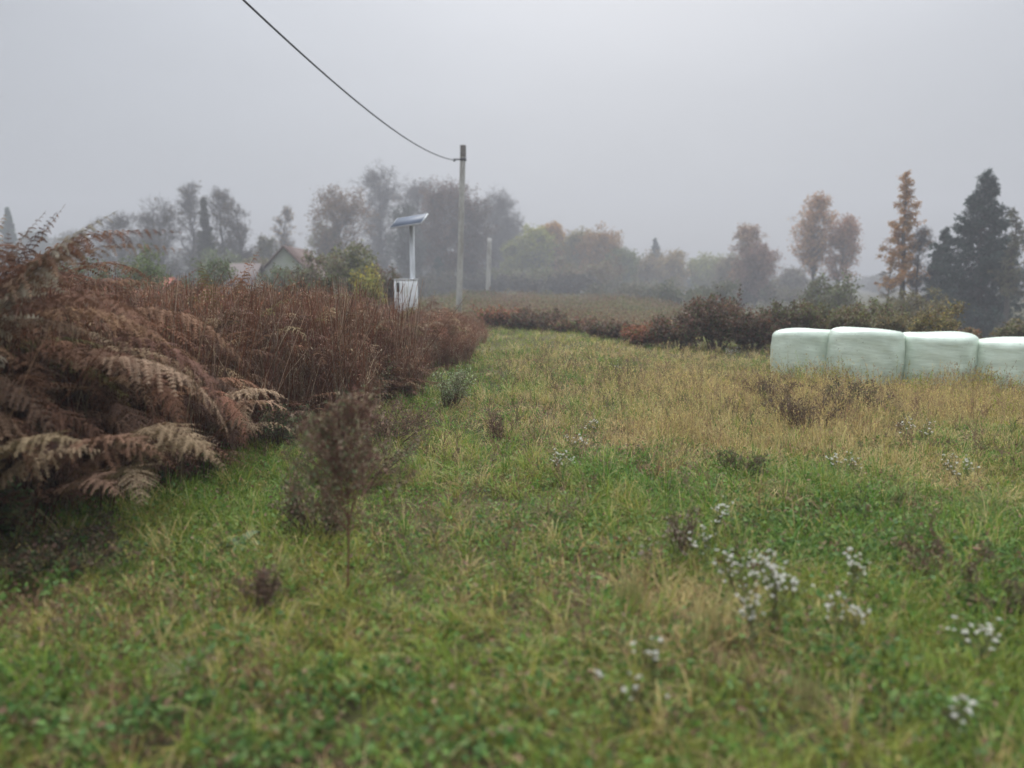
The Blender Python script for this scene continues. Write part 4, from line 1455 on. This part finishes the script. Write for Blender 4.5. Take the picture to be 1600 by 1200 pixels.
def head_meshes(col):
    """five fluffy ray-petalled heads, shared by every stalk of one colour"""
    if col not in HEADS:
        rng = np.random.default_rng(31)
        out_ = []
        for v in range(5):
            fl = MB()
            for ring, (m, el, ln) in enumerate(((13, .25, .0145), (9, .8, .011))):
                aa = np.arange(m) * 2 * np.pi / m + rng.uniform(0, 1)
                D = np.stack([np.cos(aa) * math.cos(el), np.sin(aa) * math.cos(el), np.full(m, math.sin(el))], 1)
                leaves(fl, np.zeros((m, 3)), rng.uniform(.75, 1.2, m) * ln, .0065, jitter(col, m, .12, .03, rng), dirs=D * 4, up=1.0, rng=rng)
            leaves(fl, rng.normal(0, .0015, (6, 3)), .006, .006, jitter((.42, .36, .18), 6, .2, .1, rng), up=2, rng=rng)
            o = fl.build("flower_head", M_PETAL)
            out_.append(o.data)
            bpy.data.objects.remove(o)
        HEADS[col] = out_
    return HEADS[col]


def flower_clump(px, py, hgt, n, spread, label, col=(.76, .75, .69), sz=.75):
    hgt *= .8
    n = int(n * 1.6)
    spread *= 1.5
    b = at(px, py, hgt)
    rng = np.random.default_rng(int(px * 5 + py))
    root = empty("white_wildflowers", b, label, "wildflowers", "white aster clumps in the meadow")
    st = MB()
    ns = max(3, n // 7)
    a = rng.uniform(0, 6.28, ns)
    q = np.linspace(0, 1, 5)[None, :, None]
    tip = np.stack([np.cos(a) * spread * rng.uniform(.2, 1, ns), np.sin(a) * spread * rng.uniform(.2, 1, ns), hgt * rng.uniform(.75, 1.05, ns)], 1)
    pts = tip[:, None] * np.concatenate([q ** 1.3, q ** 1.3, q], 2)
    rad = (.0028 - .0016 * q[..., 0]) * np.ones((ns, 1))
    tubes(st, pts, rad, 3, (.14, .13, .06))
    tw, tr, _ = grow(pts, rad, 7, .09, .7, K=3, up=.4, tmin=.6, rng=rng)
    tubes(st, tw, tr, 3, (.14, .13, .06))
    lv = pts.reshape(-1, 3)
    lv = lv[rng.integers(0, len(lv), 60)]
    leaves(st, lv, rng.uniform(.02, .045, 60), .008, jitter((.12, .15, .06), 60, .3, .1, rng), rng=rng)
    e = tw[rng.permutation(len(tw))[:n], -1]
    st.build("stems", M_LEAF, root)
    heads = head_meshes(col)
    for k, q_ in enumerate(e):
        ho = bpy.data.objects.new("flower_head", heads[k % len(heads)])
        COL.objects.link(ho)
        ho.parent = root
        ho.location = [float(v) for v in q_]
        ho.rotation_euler = (rng.normal(.1, .4), rng.normal(0, .4), rng.uniform(0, 6.28))
        ho.scale = [sz * rng.uniform(.6, 1.45)] * 3


flowers = [
    (873, 722, .22, 26, .06, "white flower clump low beside the pair of paler clumps, mid-meadow", {}),
    (898, 690, .22, 16, .06, "small white flower clump second from the front in the mid-meadow trail", {}),
    (928, 666, .22, 12, .08, "sparse white flowers at the far end of the mid-meadow trail", {}),
    (1116, 798, .30, 12, .05, "small white flower clump just beyond the biggest flower patch", {}),
    (1108, 842, .30, 10, .05, "white flower clump at the upper left of the biggest flower patch", {}),
    (1040, 850, .34, 16, .10, "pinkish faded seed heads left of the biggest flower patch", {"col": (.46, .38, .33)}),
    (1165, 875, .34, 30, .09, "dense left half of the biggest white flower patch", {}),
    (1215, 895, .34, 40, .10, "dense right half of the biggest white flower patch", {}),
    (1182, 948, .30, 12, .05, "white flowers hanging below the biggest flower patch", {}),
    (1332, 886, .30, 14, .06, "white flowers on dark grass right of the biggest patch", {}),
    (1322, 945, .28, 14, .06, "short column of white flowers right and below the biggest patch", {}),
    (1432, 668, .28, 22, .12, "white flowers in the dry grass below the third bale", {}),
    (1320, 722, .22, 18, .10, "white flowers at the edge of lush green below the second bale", {}),
    (1502, 728, .26, 24, .14, "scattered white flowers below the rightmost bale", {}),
    (1300, 588, .34, 40, .16, "creamy flower clump touching the foot of the second bale", {"col": (.62, .58, .47)}),
    (1232, 570, .34, 36, .22, "faded cream flowers along the foot of the leftmost bale", {"col": (.52, .46, .37)}),
    (1143, 548, .32, 24, .12, "small white flowers against the dark brambles left of the bales", {}),
    (1530, 1000, .16, 12, .06, "white flower clump near the lower right corner of the meadow", {"sz": .9}),
    (1466, 1117, .16, 6, .06, "bright white flowers lowest of all in the meadow", {"sz": .9}),
    (1030, 1025, .20, 6, .06, "few tiny white flowers in the near grass below the biggest patch", {"sz": .8}),
    (972, 1085, .20, 5, .05, "pair of tiny white flowers, nearest ones left of centre", {"sz": .8}),
    (960, 572, .32, 16, .08, "pale flowers beside bright green grass far along the strip", {"col": (.6, .58, .5)}),
]
for px, py, hg, n, sprd, lab, ex in flowers:
    flower_clump(px, py, hg, n, sprd, lab, **ex)


def weeds():
    W = "weeds in the meadow"
    # bushy weed on one bare stem
    b = at(543, 928)
    rng = np.random.default_rng(77)
    root = empty("bushy_weed", b, "dark bushy weed with a bare reddish stem standing alone in the strip", "weed")
    st, fl = MB(), MB()
    t = np.linspace(0, 1, 8)
    main = np.stack([.015 * np.sin(t * 3) - .02 * t, .10 * t, .85 * t], 1)[None]
    rad = (.0055 - .003 * t)[None]
    tubes(st, main, rad, 6, np.stack([.16 - .06 * t, .06 + .01 * t, .045 + .0 * t], 1)[None])
    a1, r1, _ = grow(main, rad, 46, lambda tt, i: .46 * (1.25 - tt) + .07, .95, K=6, up=.55, tmin=.33, wob=.05, rng=rng, rscale=.6)
    tubes(st, a1, np.maximum(r1, .0012), 4, (.17, .085, .06))
    a2, r2, _ = grow(a1, r1, 8, .10, .7, K=4, up=.3, tmin=.25, rng=rng)
    tubes(st, a2, np.maximum(r2, .0012), 3, (.15, .085, .065))
    a3, r3, _ = grow(a2, r2, 3, .045, .7, K=3, up=.3, tmin=.3, rng=rng)
    tubes(st, a3, np.maximum(r3, .0007), 3, (.16, .10, .075))
    e = np.concatenate([a2[:, 2], a2[:, 3], a3[:, 2]])
    n = 3600
    p = e[rng.integers(0, len(e), n)] + rng.normal(0, .012, (n, 3))
    u = rng.random(n)[:, None]
    left = 1 / (1 + np.exp((p[:, 0:1] + .05) * 18))
    c = np.where(u < .1 + .4 * left, np.array([.13, .16, .08]), np.where(u < .78, np.array([.17, .095, .07]), np.array([.34, .27, .18])))
    leaves(fl, p, rng.uniform(.014, .036, n), rng.uniform(.006, .014, n), jitter(c, n, .35, .1, rng), rng=rng, up=.5)
    st.build("stem", M_BARK, root)
    fl.build("leaves", M_DRY, root)
    # lesser weeds
    def wd(px, py, h, w, cols, lab, nst=10, nleaf=900, ls=.22, name="weed_clump", stemc=(.12, .08, .055), mat=None, cat="weed"):
        bush(px, py, 1, 1, cols, lab, name=name, cat=cat, stemc=stemc, nst=nst, nleaf=int(nleaf * 1.2), lsz=ls, group=W, base=at(px, py), h=h * .92, w=w * 1.35, mat=mat or M_DRY)
    BW = ((.19, .12, .085), (.25, .17, .12), (.14, .10, .07))
    BG = ((.13, .17, .07), (.18, .16, .09), (.20, .14, .10), (.28, .23, .15))
    wd(500, 842, .40, .20, BG, "dark leafy weed clump at the left foot of the bushy weed", 16, 1500, .17)
    wd(560, 760, .45, .34, BG, "wide brown-green weed clump behind the bushy weed", 22, 2400, .2)
    wd(600, 700, .42, .34, BW, "twiggy brown weed clump right behind the bushy weed", 22, 2200, .2)
    wd(400, 960, .24, .11, BW, "short dead brown weed between the dock leaves and the bare reddish stem", 9, 320, .16)
    wd(440, 700, .42, .30, ((.10, .13, .06), (.15, .11, .07)), "green weed clump at the bracken edge behind the mown patch", 16, 1500, .2)
    wd(700, 640, .55, .22, ((.28, .33, .18), (.36, .38, .24), (.17, .21, .09)), "pale green goldenrod clump at the end of the dead stems", 18, 2200, .2)
    wd(560, 640, .5, .4, BG, "grey-green weed clump where bracken gives way to dead stems", 20, 2200, .22)
    wd(1270, 680, .40, .34, ((.16, .11, .08), (.13, .10, .07), (.20, .16, .10)), "dark brown dead weed clump below the second bale", 18, 900, .2)
    wd(1215, 640, .42, .30, ((.22, .16, .10), (.16, .12, .08)), "tan dead weed clump below the leftmost bale", 18, 1600, .25)
    wd(1330, 660, .50, .30, ((.20, .15, .10), (.13, .13, .07)), "brown dead weed clump right of the darkest dead clump", 18, 1600, .24)
    wd(1480, 905, .18, .20, ((.17, .10, .07), (.20, .14, .10)), "low dark brown withered weed in the lush right-hand grass", 12, 420, .16)
    wd(1570, 960, .20, .16, ((.19, .14, .09), (.15, .17, .07)), "withered weed by the lower right flowers", 10, 300, .16)
    wd(780, 690, .30, .16, BW, "small dark brown weed in the centre of the strip", 9, 350, .17)
    wd(1160, 745, .20, .20, ((.12, .16, .06), (.16, .13, .08)), "low herb clump at the border of straw and lush green", 10, 400, .2)
    wd(100, 890, .16, .34, ((.07, .085, .04), (.13, .09, .06)), "low dark trailing weed below the bracken at the left", 16, 1300, .24)
    wd(1065, 880, .34, .10, ((.30, .24, .19), (.2, .16, .11)), "faded beige weed stalks left of the biggest flower patch", 8, 220, .16)
    # green leafy shoot at the left edge
    wd(18, 850, .42, .16, ((.14, .20, .08), (.20, .26, .11)), "light green leafy shoot in front of the bracken at the left edge", 9, 260, .42, name="leafy_shoot", stemc=(.13, .09, .06), mat=M_LEAF, cat="plant")
    # dock with big leaves
    def rosette(px, py, n, L, wd_, col, lab, name="dock_plant"):
        b = at(px, py)
        rng = np.random.default_rng(int(px + py))
        root = empty(name, b, lab, "plant", W)
        for i in range(n):
            m = MB()
            a = i * 2.4 + rng.uniform(-.3, .3)
            el = rng.uniform(.25, .9)
            q = np.linspace(0, 1, 8)
            l_ = L * rng.uniform(.7, 1.15)
            r = l_ * q * np.cos(el * (1 - .6 * q))
            z = .015 + l_ * (np.sin(el) * q - .55 * q ** 2.2)
            wdt = wd_ * np.sin(np.pi * np.clip(q * .93 + .04, 0, 1)) ** .7 * (1 + .1 * np.sin(q * 20))
            ctr = np.stack([np.cos(a) * r, np.sin(a) * r, np.maximum(z, .01 + .02 * q)], 1)
            sd_ = np.array([-np.sin(a), np.cos(a), 0])
            V = np.stack([ctr - sd_ * wdt[:, None] + np.array([0, 0, .012]), ctr, ctr + sd_ * wdt[:, None] + np.array([0, 0, .012])], 1)
            idx = np.arange(24).reshape(8, 3)
            f = np.concatenate([np.stack([idx[:-1, k], idx[:-1, k + 1], idx[1:, k + 1], idx[1:, k]], -1) for k in (0, 1)])
            m.add(V, f, jitter(col, 24, .15, .05, rng))
            m.build("leaf", M_LEAF, root)
    rosette(375, 862, 7, .20, .035, (.10, .17, .075), "dock plant with broad grey-green leaves on the mown patch")
    rosette(1540, 870, 6, .18, .014, (.10, .19, .05), "tuft of broad lush blades among the right-hand grass", name="grass_tuft")
    # pale foxtail stalks at lower left
    b = at(110, 862)
    root = empty("foxtail_grass", b, "pale foxtail stalks and snapped straws before the bracken at the left", "grass plant", W)
    rng = np.random.default_rng(9)
    for i in range(7):
        m, hd = MB(), MB()
        a = rng.uniform(0, 6.28)
        h = rng.uniform(.14, .26)
        q = np.linspace(0, 1, 6)
        ox = rng.uniform(-.24, .12)
        pts = np.stack([ox + np.cos(a) * .12 * q ** 1.5, np.sin(a) * .12 * q ** 1.5 + rng.uniform(-.05, .05), h * q], 1)[None]
        tubes(m, pts, np.full((1, 6), .0022), 4, (.36, .30, .17))
        s = m.build("stalk", M_DRY, root)
        if i < 4:
            e, dr = pts[0, -1], nrm(pts[0, -1] - pts[0, -2])
            n = 130
            tt = rng.random(n)
            p = e + dr * (tt * .05)[:, None]
            leaves(hd, p, .012, .003, jitter((.42, .40, .22), n, .2, .05, rng), dirs=nrm(rng.normal(size=(n, 3))) + dr * .8, rng=rng)
            hd.build("seed_head", M_DRY, s)
    # long bowed grass tufts
    def tuft(px, py, n, L, cols, lab, lean=(.4, 1.3)):
        b = at(px, py)
        rng = np.random.default_rng(int(px * 2 + py))
        m = MB()
        base = np.stack([rng.normal(0, .03, n), rng.normal(0, .03, n), np.zeros(n)], 1)
        c = jitter(np.asarray(cols)[rng.integers(0, len(cols), n)], n, .25, .05, rng)
        blades(m, base, rng.uniform(.6, 1.1, n) * L, .005, rng.uniform(*lean, n), rng.uniform(0, 6.28, n), c * .8, c, rng)
        o = m.build("grass_tuft", M_LEAF)
        o.location = b
        tag(o, lab, "grass tuft", W)
    PALE = ((.36, .36, .22), (.26, .29, .15), (.45, .40, .26))
    LUSH = ((.10, .20, .045), (.15, .24, .06), (.22, .28, .08))
    tuft(300, 1062, 110, .17, PALE, "pale splayed grass tuft in the near left of the strip")
    tuft(190, 905, 130, .22, ((.22, .27, .08), (.15, .23, .05)), "long bowed green grass tuft on the mown patch at left")
    tuft(440, 905, 80, .20, ((.28, .30, .10), (.2, .25, .07)), "yellow-green grass tuft left of the bare reddish stem")
    tuft(1400, 790, 150, .30, LUSH, "long combed-over lush grass tuft on the right, nearest the brown weed")
    tuft(1290, 760, 150, .28, LUSH, "long lush grass tuft below the first flowers under the bales")
    tuft(1545, 800, 150, .30, ((.34, .33, .13), (.18, .25, .07)), "pale green bowed grass tuft at the right edge under the bales")
    tuft(1210, 700, 150, .30, ((.38, .33, .14), (.28, .27, .10)), "yellow flattened grass tuft left of the lush green")
    tuft(1110, 1010, 90, .28, ((.42, .35, .16), (.28, .26, .10)), "upright straw tuft in the near grass under the biggest flower patch", (.05, .5))
    tuft(985, 960, 70, .26, ((.38, .32, .14), (.25, .24, .09)), "thin upright straw tuft left of the pinkish seed heads", (.05, .5))
    tuft(1260, 1120, 60, .24, ((.38, .32, .15), (.22, .24, .08)), "thin straw tuft near the bottom, left of the lowest flowers", (.05, .5))


weeds()


def meadow_weeds():
    """airy dead and greying herb stalks standing in patches through the grass"""
    mb = MB()
    n = 60000
    y = 2.2 + R.uniform(0, 1, n) ** .7 * 15
    x = R.uniform(-1, 1, n) * (.72 * y + 1)
    dn = (.9 * blob(x, y, 3.9, 9.4, 1.5, 1.4) + .6 * blob(x, y, 5.6, 7.6, 1.6, .9) + .55 * blob(x, y, -.9, 7.2, .8, 1.0) + .5 * blob(x, y, .1, 4.4, .8, .8) + .4 * blob(x, y, .9, 6.3, .6, .6)
          + .6 * blob(x, y, 3.3, 4.3, .6, .5) + .45 * blob(x, y, -1.2, 3.1, .8, .5) + .4 * blob(x, y, 1.3, 10.5, 1.5, 1.5) + .4 * blob(x, y, .6, 3.1, .5, .4) + .35 * blob(x, y, 2, 13, 3, 1.5) + .05)
    k = (R.random(n) < dn * np.clip(3 * (vnoise(x, y, .33, 95) - .32), 0, 1) * np.interp(y, [2, 6, 17], [.10, .17, .30])) & (x > edge_x(y) + .1)
    x, y, dn = x[k], y[k], dn[k]
    n = len(x)
    h = R.uniform(.09, .40, n) * np.interp(y, [2, 5, 9], [.5, .68, 1.0])
    a = R.uniform(0, 6.28, n)
    ln = np.abs(R.normal(.1, .3, n)) * h
    t = np.linspace(0, 1, 5)[None, :]
    pts = np.stack([x[:, None] + (np.cos(a) * ln)[:, None] * t ** 1.3, y[:, None] + (np.sin(a) * ln)[:, None] * t ** 1.3, H(x, y)[:, None] + h[:, None] * t], -1)
    r = (.5 * R.random(n) + .5 * vnoise(x, y, .6, 96))[:, None]
    c = np.where(r < .4, np.array([.19, .115, .08]), np.where(r < .58, np.array([.33, .24, .15]), np.where(r < .72, np.array([.16, .18, .08]), np.array([.11, .085, .065]))))
    c = jitter(c, n, .25)
    rad = (.0022 - .0014 * t) * np.ones((n, 1))
    tubes(mb, pts, rad, 3, c * .8)
    tw, tr, _ = grow(pts, rad, 6, lambda tt, i: h[i] * .38, .75, K=3, up=.25, tmin=.25, wob=.08, rscale=.8)
    tubes(mb, tw, np.maximum(tr, .0007), 3, np.repeat(c, 6, 0) * .8)
    e = np.repeat(tw.reshape(-1, 3), 2, 0)
    ci = np.repeat(np.repeat(c, 6, 0), 6, 0)
    m = len(e)
    leaves(mb, e + R.normal(0, .008, (m, 3)), R.uniform(.008, .026, m), R.uniform(.004, .010, m), jitter(ci, m, .3), up=.3)
    pass
    tag(mb.build("meadow_weeds", M_DRY), "small brown and greying dead herb stalks scattered through the meadow", "weeds", kind="stuff")


meadow_weeds()


# ------------------------------------------------------------------ mist
def haze():
    m = bpy.data.materials.new("mist")
    m.use_nodes = True
    n = m.node_tree
    n.nodes.clear()
    o = n.nodes.new("ShaderNodeOutputMaterial")
    v = n.nodes.new("ShaderNodeVolumePrincipled")
    v.inputs["Color"].default_value = (.70, .71, .745, 1)
    v.inputs["Density"].default_value = HAZE
    v.inputs["Anisotropy"].default_value = 0.1
    n.links.new(v.outputs[0], o.inputs["Volume"])
    b = prism(MB(), -245, 245, -25, 345, -5.0, 38).build("haze", m, smooth=False)
    tag(b, "thin autumn mist lying over the whole meadow", "mist", kind="stuff")


HAZE = .0033
haze()
